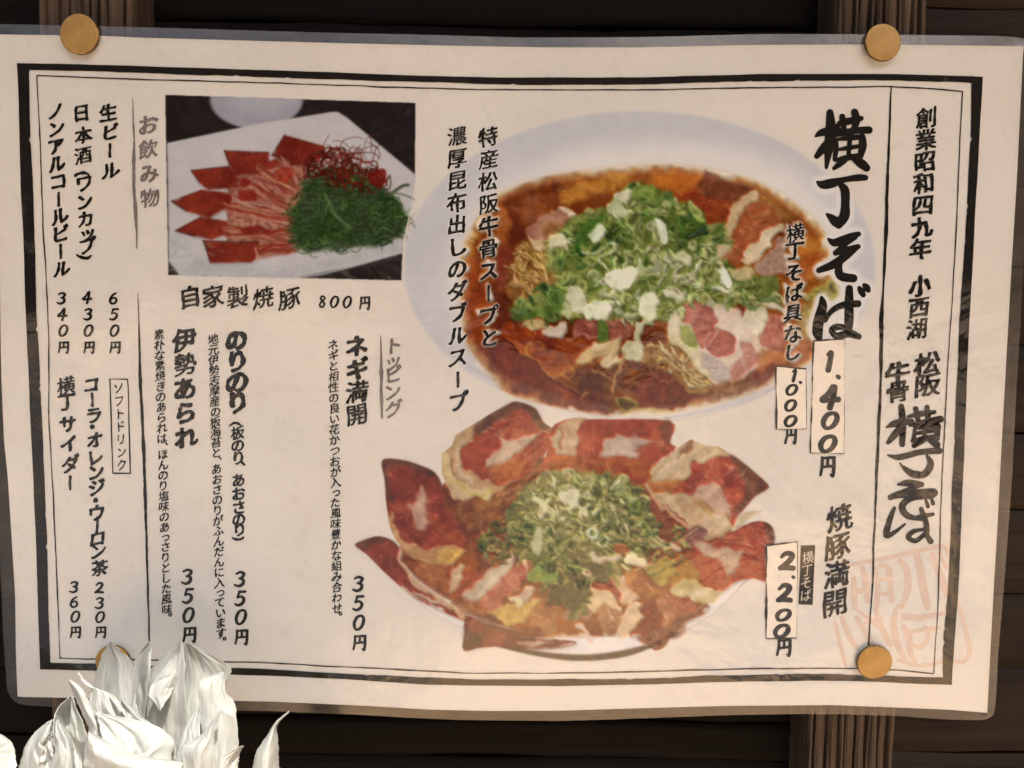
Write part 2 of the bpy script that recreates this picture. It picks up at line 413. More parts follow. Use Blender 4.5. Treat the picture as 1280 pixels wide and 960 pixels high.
def band(o_, i_, nn, seed):
    a = wobble(o_, nn, 0.30, seed, 11); c = wobble(i_, nn, 0.55, seed + 1, 11)
    r_ = np.random.default_rng(seed + 9)
    for k_ in r_.integers(6, nn - 6, 7): c[k_] += (a[k_] - c[k_]) * r_.uniform(0.04, 0.16)
    a[0], a[-1] = o_[0], o_[-1]; c[0], c[-1] = i_[0], i_[-1]
    strip(a, c, INK_LIFT, "border_band", M_INK)
band(oT, iT, 260, 1); band(oR, iR, 170, 3); band(oB, iB, 260, 5); band(oL, iL, 170, 7)

def ribbon(pts, w, name, m, seed=0, amp=0.25, nn=None, lift=INK_LIFT, parent=None, wvar=0.25):
    L_ = sum(math.dist(pts[i], pts[i + 1]) for i in range(len(pts) - 1)); nn = nn or max(8, int(L_ / 5))
    p = wobble(pts, nn, amp, seed); d = np.gradient(p, axis=0); d /= np.hypot(d[:, 0], d[:, 1])[:, None]
    nrm = np.stack([-d[:, 1], d[:, 0]], -1)
    ww = np.interp(np.linspace(0, 1, nn), np.linspace(0, 1, len(w)), w) if hasattr(w, '__len__') else np.full(nn, w)
    r_ = np.random.default_rng(seed + 50)
    ww = ww * (1 + wvar * np.convolve(r_.normal(size=nn), np.ones(5) / 5, 'same') * 1.5)
    return strip(p - nrm * ww[:, None] / 2, p + nrm * ww[:, None] / 2, lift, name, m, parent)
tT = [(46, 94.5), (160, 99), (320, 103), (400, 106), (594, 112), (800, 112.6), (950, 109.5), (1107, 108.4), (1137, 109.2), (1203, 114.2)]
tR = [(1203, 114), (1201, 160), (1197.5, 237), (1196, 277), (1191, 365), (1185, 452), (1182, 517), (1177, 605), (1174, 712), (1171, 782), (1167, 842)]
tB = [(74, 822.7), (297, 827), (340, 829), (579, 841), (680, 842), (820, 839), (933, 836), (1060, 835.5), (1120, 837.5), (1167, 842)]
tL = [(46, 94.5), (51, 200), (54, 290), (60, 390), (61, 477), (61, 530), (67, 630), (71, 717), (75, 822.7)]
for i, q in enumerate((tT, tR, tB, tL)):
    ribbon(q, 1.5, "border_line", M_INK_LINE, 20 + i, 0.25)
ribbon([(1114.5, 107), (1110, 200), (1109, 238), (1107.5, 290), (1102.5, 390), (1101, 477), (1097.5, 555), (1092.5, 680), (1090, 745), (1086, 807)],
       [1.4, 2.6, 4.2, 4.0, 4.2, 3.8, 3.4, 3.0, 2.6, 2.2, 1.8], "divider_line", M_INK, 31, 0.35, 150)
ribbon([(172.5, 366), (175, 465), (180, 567), (184, 705), (186.5, 795), (187.5, 824)], [0.8, 2.2, 3.8, 4, 4, 3.6, 3, 2.2, 1.4], "divider_line", M_INK, 33, 0.3, 110)
ribbon([(165.5, 122), (167, 162), (168, 240), (171, 311)], [0.8, 2.4, 4.2, 4.4, 3.6, 1.2], "heading_rule", M_INK_GREY, 35, 0.4, 60)
ribbon([(476, 419), (476.5, 470), (477.5, 523)], [1, 2.6, 4.2, 4.0, 2.2], "heading_rule", M_INK_GREY, 36, 0.4, 40)
for i, q in enumerate([[(137, 474), (137.5, 480), (141, 591.5)], [(159, 474), (160, 480), (163, 591.5)], [(137, 474), (159.3, 473.8)], [(141, 591.5), (163.3, 591.7)]]):
    ribbon(q, 1.6, "heading_box", M_INK_LINE, 40 + i, 0.15)

# ------------------------------------------------------------------ brush lettering
GL = {}
def glyph_loops(ch):
    """outline loops of a character in em units, y up"""
    if ch in GL: return GL[ch]
    c = bpy.data.curves.new('t', 'FONT'); c.body = ch; c.size = 1; c.resolution_u = 3
    o_ = bpy.data.objects.new('t', c); m_ = o_.to_mesh()
    V = np.array([v.co[:2] for v in m_.vertices]); V = V.reshape(-1, 2)
    cnt = {}
    for p in m_.polygons:
        vs_ = list(p.vertices)
        for i in range(len(vs_)):
            a, b_ = vs_[i], vs_[(i + 1) % len(vs_)]
            cnt[(a, b_)] = cnt.get((a, b_), 0) + 1
    nxt = {}
    for (a, b_) in cnt:
        if (b_, a) not in cnt: nxt.setdefault(a, []).append(b_)
    loops = []
    while nxt:
        a = next(iter(nxt)); lp = [a]; cur = nxt[a].pop()
        if not nxt[a]: del nxt[a]
        guard = 0
        while cur != a and cur in nxt and guard < 5000:
            lp.append(cur); nn = nxt[cur].pop()
            if not nxt[cur]: del nxt[cur]
            cur = nn; guard += 1
        if len(lp) > 2: loops.append(V[lp])
    o_.to_mesh_clear(); bpy.data.objects.remove(o_); bpy.data.curves.remove(c)
    GL[ch] = loops
    return loops
def densify(P, step=0.045):
    out = []
    for i in range(len(P)):
        a, c = P[i], P[(i + 1) % len(P)]; k_ = max(1, int(math.ceil(np.hypot(*(c - a)) / step)))
        for j in range(k_): out.append(a + (c - a) * j / k_)
    return np.array(out)
FIELD = {}
def glyph_field(ch, G):
    """signed distance to the outline on a grid over the em box, uprights weighted to grow wider than crossbars"""
    if (ch, G) in FIELD: return FIELD[(ch, G)]
    gx = np.linspace(-0.16, 1.16, G); gy = np.linspace(-0.30, 1.02, G)
    X, Y = np.meshgrid(gx, gy); ax = 0.70
    D2 = np.full(X.shape, 9.0); ins = np.zeros(X.shape, bool); per = 0.0
    for lp in glyph_loops(ch):
        for i in range(len(lp)):
            (x1, y1), (x2, y2) = lp[i], lp[(i + 1) % len(lp)]
            if y1 != y2:
                c = ((Y > min(y1, y2)) & (Y <= max(y1, y2))); ins ^= c & (X < x1 + (Y - y1) * (x2 - x1) / (y2 - y1))
            dx, dy = (x2 - x1) * ax, y2 - y1; L_ = dx * dx + dy * dy
            if L_ < 1e-10: continue
            per += math.sqrt(L_)
            t = np.clip(((X - x1) * ax * dx + (Y - y1) * dy) / L_, 0, 1)
            D2 = np.minimum(D2, ((X - x1) * ax - t * dx) ** 2 + (Y - y1 - t * dy) ** 2)
    D = np.sqrt(D2); D[ins] *= -1
    D = (D + 0.25 * (np.roll(D, 1, 0) + np.roll(D, -1, 0) + np.roll(D, 1, 1) + np.roll(D, -1, 1))) / 2
    FIELD[(ch, G)] = (gx, gy, X, Y, D, per)
    return FIELD[(ch, G)]
def cells_from_field(gx, gy, S):
    polys = []; G_ = len(gx); pos = S > 0
    n4 = pos[:-1, :-1].astype(int) + pos[1:, :-1] + pos[:-1, 1:] + pos[1:, 1:]
    for j in range(len(gy) - 1):
        i = 0; row = n4[j]
        while i < G_ - 1:
            if row[i] == 4:
                k_ = i
                while k_ < G_ - 1 and row[k_] == 4: k_ += 1
                polys.append([(gx[i], gy[j]), (gx[k_], gy[j]), (gx[k_], gy[j + 1]), (gx[i], gy[j + 1])]); i = k_; continue
            if row[i] > 0:
                cs = [(gx[i], gy[j], S[j, i]), (gx[i + 1], gy[j], S[j, i + 1]), (gx[i + 1], gy[j + 1], S[j + 1, i + 1]), (gx[i], gy[j + 1], S[j + 1, i])]
                out = []
                for q in range(4):
                    a, c = cs[q], cs[(q + 1) % 4]
                    if a[2] > 0: out.append((a[0], a[1]))
                    if (a[2] > 0) != (c[2] > 0):
                        t = a[2] / (a[2] - c[2]); out.append((a[0] + (c[0] - a[0]) * t, a[1] + (c[1] - a[1]) * t))
                if len(out) > 2: polys.append(out)
            i += 1
    if not polys: return np.zeros((0, 2)), []
    return np.concatenate([np.array(p) for p in polys]), [len(p) for p in polys]
def brush_cells(ch, bold, seed, slant, G):
    """the printed outline loosened into a brush hand, returned as small filled polygons (em units, centred)"""
    gx, gy, X, Y, D, per = glyph_field(ch, G)
    r_ = random.Random(ord(ch) * 31 + seed); p1, p2, p3 = [r_.uniform(0, 6.28) for _ in range(3)]
    bb = bold * min(1.15, max(0.3, 1.74 - per * 0.135))
    S = bb * (1.0 + 0.55 * np.sin(X * 8 + Y * 4 + p1) * np.sin(Y * 9 - X * 4 + p2)) + 0.005 * np.sin(X * 43 + p3) * np.cos(Y * 39 + p1) - D
    P, cnt = cells_from_field(gx, gy, S)
    if not cnt: return P, cnt
    x, y = P[:, 0] - 0.5, P[:, 1] - 0.38
    P = np.stack([x + 0.022 * np.sin(y * 5 + p1), y + slant * x + 0.07 * slant * 10 * x * np.abs(x) * 0.7 + 0.012 * np.sin(x * 6 + p2)], -1)
    return P, cnt
HALO = []            # outlines (px) that get a white glow in the printed photographs
def emit(loops_px, V, F, lift):
    """tessellate outlines given in photo pixels onto the sheet"""
    polys = [[Vector((p[0], -p[1], 0)) for p in lp] for lp in loops_px]
    tris = tessellate_polygon(polys)
    allp = np.concatenate(loops_px); S = surf(allp[:, 0], allp[:, 1], lift); b_ = len(V)
    V.extend(S.tolist()); F.extend([(b_ + t_[0], b_ + t_[2], b_ + t_[1]) for t_ in tris])
def group_loops(loops):
    """outer loops with their holes (signed area decides)"""
    def area(P): return 0.5 * np.sum(P[:, 0] * np.roll(P[:, 1], -1) - np.roll(P[:, 0], -1) * P[:, 1])
    def inside(pt, P):
        x, y = P[:, 0], P[:, 1]; x2, y2 = np.roll(x, -1), np.roll(y, -1)
        c = ((y > pt[1]) != (y2 > pt[1])) & (pt[0] < (x2 - x) * (pt[1] - y) / (y2 - y + 1e-12) + x)
        return c.sum() % 2 == 1
    outs = [P for P in loops if area(P) > 0]; holes = [P for P in loops if area(P) <= 0]
    res = [[P] for P in outs]
    for h_ in holes:
        best = None
        for g in res:
            if inside(h_[0], g[0]) and (best is None or abs(area(g[0])) < abs(area(best[0]))): best = g
        if best is not None: best.append(h_)
    return res
ROT = set("ー（）()～")
SMALL = set("ッっょゃュョァィ")
def put_char(V, F, ch, cx, cy, size, bold, seed, lift, vertical=True, slant=0.10, wx=1.0, halo=0, tilt=0.0):
    rot = vertical and ch in ROT
    src = {'（': '(', '）': ')'}.get(ch, ch)
    P, cnt = brush_cells(src, bold, seed, 0.0 if rot or ch in '・。、.' else slant, 64 if size > 24 else 46 if size > 17 else 34)
    if not len(P): return
    if rot:
        if ch in '（）':
            P = P - np.array([-0.33, 0.0]); P = np.stack([P[:, 1] * 0.9, -P[:, 0]], -1)
        else: P = np.stack([P[:, 1], -P[:, 0] * 0.92], -1)
    elif ch in '。、': P = P + np.array([0.62, 0.55])
    elif ch in SMALL: P = P + np.array([0.06, 0.06])
    q = P * size; q = np.stack([q[:, 0] * wx, -q[:, 1]], -1); ct, st = math.cos(tilt), math.sin(tilt)
    q = np.stack([cx + q[:, 0] * ct - q[:, 1] * st, cy + q[:, 0] * st + q[:, 1] * ct], -1)
    b_ = len(V); V.extend(surf(q[:, 0], q[:, 1], lift).tolist())
    k_ = 0; lps = []
    for c in cnt:
        F.append(tuple(range(b_ + k_, b_ + k_ + c))); lps.append(q[k_:k_ + c]); k_ += c
    if halo: HALO.append((lps, halo))
def advance(ch):
    return {'、': 0.55, '。': 0.6, '・': 0.72, '（': 0.75, '）': 0.75, 'っ': 0.9, 'ッ': 0.8}.get(ch, 1.0)
def column(text, a, c, size, bold=0.028, seed=0, m=None, name="menu_text", wx=1.0, halo=0, slant=0.17, pos=None, lift=None, label=None, parent=None):
    """a run of characters from centre a to centre c"""
    V, F = [], []
    adv = [advance(ch) for ch in text]
    s_ = [0.0]
    for i in range(1, len(text)): s_.append(s_[-1] + (adv[i - 1] + adv[i]) / 2)
    tot = s_[-1] or 1
    for i, ch in enumerate(text):
        if ch in ' 　': continue
        f = s_[i] / tot
        x, y = pos[i] if pos else (a[0] + (c[0] - a[0]) * f, a[1] + (c[1] - a[1]) * f)
        r_ = random.Random(seed * 77 + i)
        put_char(V, F, ch, x + r_.uniform(-.02, .02) * size, y, size * r_.uniform(0.97, 1.03), bold, seed + i, lift or INK_LIFT, True, slant, wx, halo, r_.uniform(-0.03, 0.03))
    o_ = mpart(name, mesh(name, V, F), m or M_INK, parent)
    if label: o_['label'] = label
    return o_
# brush strokes drawn by hand: [(x, y, width) ...]
def stroke_loop(pts, step=2.0):
    P = np.array(pts, float)
    if len(P) == 2: P = np.array([P[0], (P[0] + P[1]) / 2, P[1]])
    L_ = np.concatenate([[0], np.cumsum(np.hypot(*np.diff(P[:, :2], axis=0).T))])
    # Catmull-Rom through the points
    out = []
    for i in range(len(P) - 1):
        p0 = P[max(i - 1, 0)]; p1 = P[i]; p2 = P[i + 1]; p3 = P[min(i + 2, len(P) - 1)]
        k_ = max(3, int((L_[i + 1] - L_[i]) / step))
        for j in range(k_):
            t_ = j / k_
            out.append(0.5 * ((2 * p1) + (-p0 + p2) * t_ + (2 * p0 - 5 * p1 + 4 * p2 - p3) * t_ ** 2 + (-p0 + 3 * p1 - 3 * p2 + p3) * t_ ** 3))
    out.append(P[-1]); Q = np.array(out)
    d = np.gradient(Q[:, :2], axis=0); d /= np.maximum(np.hypot(d[:, 0], d[:, 1]), 1e-6)[:, None]
    nr = np.stack([-d[:, 1], d[:, 0]], -1); w_ = np.maximum(Q[:, 2], 0.2)[:, None] / 2
    A = Q[:, :2] + nr * w_; B = Q[:, :2] - nr * w_
    def cap(c, dirv, n_, w):
        r_ = []
        for k_ in range(1, 5):
            th = math.pi * k_ / 5
            r_.append(c + n_ * math.cos(th) * w + dirv * math.sin(th) * w * 0.75)
        return np.array(r_)
    endc = cap(Q[-1, :2], d[-1], nr[-1], w_[-1, 0]); stc = cap(Q[0, :2], -d[0], -nr[0], w_[0, 0])
    return np.concatenate([A, endc, B[::-1], stc])
def strip_tris(loop_n): pass
def draw_strokes(V, F, strokes, tf, lift, halo=0, wscale=1.0, seed=0):
    """brush strokes as one clean filled shape: a field of stroke widths, cut at zero"""
    segs = []
    for i, st in enumerate(strokes):
        P = np.array([(*tf(x, y), w * wscale / 2) for x, y, w in st], float)
        if len(P) == 2: P = np.array([P[0], (P[0] + P[1]) / 2, P[1]])
        out = []
        for k in range(len(P) - 1):
            p0, p1, p2, p3 = P[max(k - 1, 0)], P[k], P[k + 1], P[min(k + 2, len(P) - 1)]
            for j in range(6):
                t = j / 6; out.append(0.5 * ((2 * p1) + (-p0 + p2) * t + (2 * p0 - 5 * p1 + 4 * p2 - p3) * t * t + (-p0 + 3 * p1 - 3 * p2 + p3) * t ** 3))
        out.append(P[-1]); segs.append(np.array(out))
    A = np.concatenate(segs); size = max(np.ptp(A[:, 0]), np.ptp(A[:, 1])); cell = min(0.55, max(0.22, size / 60)); pad = A[:, 2].max() + 1.5
    gx = np.arange(A[:, 0].min() - pad, A[:, 0].max() + pad, cell); gy = np.arange(A[:, 1].min() - pad, A[:, 1].max() + pad, cell)
    S = np.full((len(gy), len(gx)), -9.0)
    for Q in segs:
        for k in range(len(Q) - 1):
            (x1, y1, w1), (x2, y2, w2) = Q[k], Q[k + 1]; m_ = max(w1, w2, 0.3) + 1.2
            i0, i1 = np.searchsorted(gx, min(x1, x2) - m_), np.searchsorted(gx, max(x1, x2) + m_); j0, j1 = np.searchsorted(gy, min(y1, y2) - m_), np.searchsorted(gy, max(y1, y2) + m_)
            X, Y = np.meshgrid(gx[i0:i1], gy[j0:j1]); dx, dy = x2 - x1, y2 - y1; L_ = dx * dx + dy * dy + 1e-9
            t = np.clip(((X - x1) * dx + (Y - y1) * dy) / L_, 0, 1)
            S[j0:j1, i0:i1] = np.maximum(S[j0:j1, i0:i1], w1 + (w2 - w1) * t - np.hypot(X - x1 - t * dx, Y - y1 - t * dy))
    X, Y = np.meshgrid(gx, gy); k_ = 22.0 / max(8, min(size, 70))
    S = S + 0.05 * wscale ** 0.3 * (np.sin(X * 2.3 * k_ + seed) * np.cos(Y * 2.9 * k_ - seed) + np.sin(X * 5.1 * k_ + Y * 3 * k_))
    P, cnt = cells_from_field(gx, gy, S)
    b_ = len(V); V.extend(surf(P[:, 0], P[:, 1], lift).tolist()); q = 0; lps = []
    for c in cnt:
        F.append(tuple(range(b_ + q + c - 1, b_ + q - 1, -1))); lps.append(P[q:q + c]); q += c
    if halo: HALO.append((lps, halo))
def hand(name, glyphs, tf, m, ws, lift=INK_LIFT, halo=0, label=None, parent=None, wmul=1.0):
    V, F = [], []
    draw_strokes(V, F, glyphs, tf, lift, halo, ws * wmul)
    o_ = mpart(name, mesh(name, V, F), m, parent)
    if label: o_['label'] = label
    return o_
# unit digits (x right, y down, 0..1), slanted brush numerals
DIG = {
 '0': [[(0.62, 0.04, .13), (0.36, 0.16, .17), (0.16, 0.52, .19), (0.22, 0.86, .16), (0.42, 0.94, .13), (0.68, 0.78, .17), (0.86, 0.42, .20), (0.82, 0.12, .16), (0.60, 0.04, .13)]],
 '1': [[(0.40, 0.16, .10), (0.62, 0.06, .18), (0.56, 0.45, .19), (0.44, 0.92, .20)]],
 '2': [[(0.22, 0.26, .12), (0.48, 0.07, .16), (0.78, 0.16, .20), (0.66, 0.46, .19), (0.18, 0.86, .17)], [(0.14, 0.88, .16), (0.40, 0.84, .18), (0.84, 0.88, .18)]],
 '3': [[(0.22, 0.16, .12), (0.52, 0.05, .15), (0.80, 0.16, .19), (0.66, 0.38, .16), (0.42, 0.46, .10)], [(0.44, 0.46, .10), (0.74, 0.54, .18), (0.70, 0.80, .20), (0.40, 0.94, .16), (0.10, 0.86, .12)]],
 '4': [[(0.62, 0.04, .16), (0.38, 0.36, .15), (0.10, 0.62, .16), (0.40, 0.64, .14), (0.88, 0.60, .17)], [(0.70, 0.06, .18), (0.62, 0.50, .18), (0.48, 0.96, .18)]],
 '5': [[(0.40, 0.08, .16), (0.62, 0.07, .15), (0.88, 0.06, .15)], [(0.42, 0.08, .14), (0.34, 0.28, .14), (0.28, 0.44, .12)], [(0.28, 0.44, .13), (0.56, 0.38, .14), (0.76, 0.54, .19), (0.66, 0.80, .19), (0.36, 0.94, .16), (0.10, 0.86, .12)]],
 '6': [[(0.74, 0.06, .11), (0.42, 0.22, .16), (0.18, 0.60, .19), (0.24, 0.88, .18), (0.50, 0.93, .15), (0.74, 0.74, .18), (0.70, 0.50, .15), (0.48, 0.46, .12), (0.26, 0.60, .10)]],
 '8': [[(0.76, 0.16, .13), (0.50, 0.06, .14), (0.32, 0.22, .17), (0.50, 0.46, .18), (0.72, 0.70, .18), (0.50, 0.94, .15), (0.20, 0.82, .16), (0.36, 0.54, .14), (0.70, 0.34, .14), (0.78, 0.18, .13)]],
 '円': [[(0.20, 0.10, .13), (0.19, 0.50, .14), (0.10, 0.94, .12)], [(0.20, 0.14, .11), (0.52, 0.10, .12), (0.88, 0.10, .15)], [(0.86, 0.12, .15), (0.86, 0.55, .16), (0.80, 0.98, .14), (0.66, 0.90, .07)], [(0.52, 0.12, .12), (0.50, 0.52, .13)], [(0.22, 0.56, .11), (0.50, 0.52, .12), (0.84, 0.50, .12)]],
 '円c': [[(0.24, 0.00, .12), (0.23, 0.50, .13), (0.10, 0.96, .15)], [(0.86, 0.00, .15), (0.86, 0.50, .16), (0.80, 0.98, .15), (0.66, 0.90, .07)], [(0.54, 0.00, .13), (0.52, 0.46, .13)], [(0.26, 0.54, .11), (0.50, 0.50, .12), (0.84, 0.46, .12)]],
}
def price(items, m=None, name="price_text", lift=INK_LIFT, parent=None, label=None, wmul=1.0, tilt=0.0):
    """items: (symbol, cx, cy, w, h)"""
    V, F = [], []
    for k_, (s_, cx, cy, w, h) in enumerate(items):
        if s_ == '.':
            draw_strokes(V, F, [[(0, 0, 1), (0.25, 0.22, 1.15)]], lambda x, y: (cx + x * w, cy + y * h), lift, 0, h, k_); continue
        draw_strokes(V, F, DIG[s_], lambda x, y: (cx + (x - .5) * w, cy + (y - .5) * h), lift, 0, (w + h) / 2 * wmul * (1.22 if name == 'price_text' and parent is None else 1.55), k_)
    o_ = mpart(name, mesh(name, V, F), m or M_INK, parent)
    if label: o_['label'] = label
    return o_
def price_col(digs, pts, w, h, ew=1.15):
    it = []
    for s_, (x, y) in zip(digs, pts):
        it.append((s_, x, y, w * (ew if s_ == '円' else 1), h))
    price(it)

# drinks, left block
column("ノンアルコールビール", (69, 139), (77, 336), 22.5, 0.030, 1, slant=0.18)
price_col("340円", [(77, 373), (78, 393), (79, 413.5), (79.5, 434)], 13.5, 15)
column("日本酒（ワンカップ）", None, None, 22, 0.028, 2, pos=[(102, 141), (104, 169), (104, 194), (105, 217), (105, 229), (106, 252), (107, 274), (108, 293), (109, 307), (108, 322)])
price_col("430円", [(109, 372), (110, 393), (110.5, 413.5), (111.5, 434)], 13.5, 15)
column("生ビール", None, None, 22.5, 0.030, 3, pos=[(135, 141), (138, 165), (137, 188), (138, 213)], slant=0.16)
price_col("650円", [(142, 373), (142.5, 393), (143, 413.5), (144, 434)], 13.5, 15)
column("お飲み物", (185, 156), (187, 247), 25.5, 0.026, 4, M_INK_GREY, "heading_text")
column("横丁サイダー", None, None, 23, 0.030, 5, pos=[(82, 482), (83, 502), (85, 530), (86, 555), (88, 580), (87.5, 604)])
column("コーラ・オレンジ・ウーロン茶", None, None, 22, 0.030, 6, slant=0.16,
       pos=[(114, 481), (115.5, 500), (117, 519), (116, 534), (118, 550), (119, 572), (119.5, 590), (121, 609), (120, 625), (121, 641), (121, 658), (122, 673), (123, 689), (124, 710)])
column("ソフトドリンク", (148, 485), (152.5, 581), 15, 0.012, 7, M_INK, "heading_text", wx=0.9)
price_col("360円", [(92.5, 734), (93, 752.5), (94, 771), (94.5, 790)], 13.5, 14.5)
price_col("230円", [(124, 735), (124.5, 754), (125, 771.5), (126, 790)], 13.5, 14.5)
# dishes
column("自家製焼豚", None, None, 29, 0.026, 8, pos=[(238, 371), (266, 370.5), (297, 371), (329, 372), (362, 373)], name="dish_name_text", wx=0.98)
price([("8", 403, 377, 11, 15.5), ("0", 418, 377.5, 12.5, 15), ("0", 434, 377.8, 12.5, 15), ("円", 456, 378.5, 15, 17)])
column("素朴な素焼きのあられは、ほんのり塩味のあっさりとした風味。", (199, 418), (209, 772), 14, 0.016, 9)
column("伊勢あられ", (230, 425), (233, 546), 29.5, 0.036, 10, name="dish_name_text")
column("地元伊勢志摩産の板海苔と、あおさのりがふんだんに入っています。", (266.5, 424), (276.5, 802), 14, 0.016, 11)
column("のりのり", (295, 425), (297, 503), 30, 0.040, 12, name="dish_name_text")
column("（板のり、あおさのり）", None, None, 18, 0.028, 13, pos=[(296, 530), (297, 541), (297.5, 556.5), (298, 572), (298, 584), (298, 600), (298, 617), (299, 634), (299, 649), (299.5, 662), (300, 674)])
price_col("350円", [(234, 721), (235, 745), (235.5, 769), (237, 793)], 16.5, 19.5)
price_col("350円", [(300, 724), (300.5, 748), (301, 771.5), (302, 796)], 16.5, 19.5)
price_col("350円", [(448, 730), (448, 754), (448.5, 778.5), (449.5, 803)], 16.5, 19.5)
column("ネギ満開", (446, 433), (446, 518), 28.5, 0.036, 14, name="dish_name_text")
column("ネギと相性の良い花かつおが入った風味豊かな組み合わせ。", (416.5, 431), (421.5, 771), 14, 0.016, 15)
column("トッピング", None, None, 23, 0.020, 16, M_INK_GREY, "heading_text", pos=[(492, 432), (490, 453), (491, 468), (490, 490), (492, 511)])
column("特産松阪牛骨スープと", (610.5, 171), (611, 422), 25.5, 0.024, 17, halo=2)
column("濃厚昆布出しのダブルスープ", (571, 170), (573, 502), 25.5, 0.024, 18, halo=1)
column("横丁そば具なし", None, None, 24, 0.024, 19, halo=2, pos=[(994, 291), (993, 313), (993, 341), (992.5, 366), (991, 391), (991, 417), (991, 440)])
column("創業昭和四九年", (1159, 147), (1151.5, 311), 27.5, 0.034, 20, name="title_text", slant=0.14)
column("小西湖", (1150, 357), (1147, 411), 27.5, 0.034, 21, name="title_text")
column("松阪", (1159, 454), (1160, 481), 30, 0.036, 22, name="title_text", wx=1.15)
column("牛骨", (1123, 466), (1123, 489), 28, 0.032, 23, name="title_text", wx=1.1)
column("焼豚満開", (1049, 647), (1044, 753), 35, 0.036, 24, name="dish_name_text", wx=0.95)

# big title, brushed by hand
S1 = 160 / 768.0
tf1 = lambda x, y: (960 + x * S1, 120 + y * S1)
YOKO = [[(372, 100, 34), (376, 190, 50), (366, 300, 46), (350, 430, 16)], [(286, 242, 10), (322, 220, 34), (400, 205, 44), (432, 205, 18)], [(366, 262, 26), (326, 320, 38), (292, 362, 26)],
        [(412, 180, 16), (440, 162, 32), (500, 148, 34), (560, 134, 24)], [(446, 124, 30), (452, 165, 30), (458, 205, 24)], [(520, 98, 36), (530, 150, 38), (505, 222, 22)],
        [(398, 242, 12), (440, 224, 28), (520, 208, 32), (606, 204, 36)], [(410, 262, 18), (408, 320, 26), (400, 382, 20)], [(412, 262, 14), (480, 252, 26), (568, 246, 26)],
        [(566, 246, 32), (568, 300, 40), (556, 362, 26)], [(420, 322, 14), (480, 312, 24), (552, 300, 18)], [(402, 386, 16), (470, 372, 30), (556, 356, 24)], [(494, 232, 22), (488, 300, 24), (482, 370, 20)],
        [(462, 384, 28), (430, 408, 30), (396, 434, 18)], [(506, 378, 14), (556, 402, 44), (592, 432, 36)]]
CHO = [[(294, 514, 10), (326, 532, 38), (380, 524, 46), (460, 502, 28), (540, 490, 34), (584, 490, 28)], [(440, 536, 30), (462, 570, 44), (464, 650, 42), (458, 720, 50), (424, 772, 40)], [(446, 745, 44), (412, 756, 50), (380, 730, 34), (354, 710, 14)]]
SO = [[(362, 858, 12), (396, 880, 36), (440, 868, 42), (500, 842, 34), (544, 828, 24)], [(520, 846, 30), (460, 892, 24), (404, 940, 24)], [(404, 944, 24), (460, 926, 30), (540, 904, 26)],
      [(540, 904, 22), (470, 958, 38), (390, 1012, 40), (306, 1046, 28)], [(440, 966, 26), (424, 1030, 36), (438, 1080, 42), (512, 1094, 40)]]
BA = [[(322, 1210, 18), (328, 1262, 44), (304, 1350, 52), (298, 1420, 50), (312, 1462, 22)], [(344, 1348, 20), (380, 1292, 26), (450, 1254, 32), (540, 1246, 34)],
      [(488, 1156, 36), (486, 1250, 44), (486, 1350, 44), (478, 1420, 38)], [(482, 1388, 20), (410, 1386, 32), (380, 1408, 26), (416, 1440, 32), (486, 1424, 40), (544, 1444, 30)],
      [(548, 1152, 20), (560, 1172, 32), (572, 1194, 24)], [(578, 1134, 20), (592, 1150, 34), (602, 1166, 24)]]
hand("title_text", YOKO + CHO + SO + BA, tf1, M_INK, S1, halo=3, label="large heavy black brush title", wmul=1.25)
S2 = 140 / 480.0
tf2 = lambda x, y: (1080 + x * S2, 420 + y * S2)
LOGO = [[(98, 390, 8), (140, 374, 28), (205, 366, 20)], [(160, 302, 22), (166, 370, 28), (164, 464, 22)], [(158, 390, 22), (130, 425, 26), (104, 456, 16)],
        [(190, 346, 12), (240, 334, 22), (302, 326, 16)], [(222, 312, 20), (232, 362, 20)], [(270, 306, 20), (276, 362, 22)], [(196, 384, 10), (250, 372, 22), (328, 356, 26)],
        [(218, 392, 12), (214, 440, 18)], [(222, 396, 12), (316, 384, 22)], [(318, 386, 22), (312, 438, 24)], [(216, 418, 14), (306, 406, 14)], [(208, 450, 14), (260, 440, 22), (312, 432, 20)], [(264, 376, 16), (258, 440, 16)],
        [(252, 448, 22), (216, 470, 20)], [(278, 446, 14), (312, 466, 28)],
        [(102, 510, 6), (150, 520, 22), (240, 498, 22), (324, 492, 24)], [(270, 512, 10), (286, 548, 26), (262, 590, 26), (214, 600, 16), (180, 578, 12), (154, 544, 6)], [(168, 556, 5), (210, 582, 12), (244, 586, 10)],
        [(146, 636, 8), (186, 630, 26), (246, 636, 22)], [(236, 640, 18), (176, 664, 18), (114, 694, 18)], [(112, 690, 18), (160, 678, 30), (230, 672, 28), (298, 672, 34)],
        [(290, 684, 24), (206, 694, 24), (164, 728, 26), (186, 770, 24), (256, 786, 12)],
        [(130, 738, 14), (110, 790, 22), (96, 852, 24), (130, 842, 16), (176, 806, 8)], [(206, 780, 8), (250, 772, 16), (296, 764, 14)], [(246, 742, 18), (266, 800, 22), (268, 852, 22)],
        [(262, 828, 10), (212, 838, 18), (190, 862, 20), (222, 878, 18), (262, 852, 18), (286, 880, 22)], [(266, 704, 10), (274, 730, 16)], [(288, 694, 10), (296, 718, 16)]]
hand("logo_text", LOGO, tf2, M_INK, S2, label="stylised heavy brush lettering in the narrow right column", wmul=1.14)

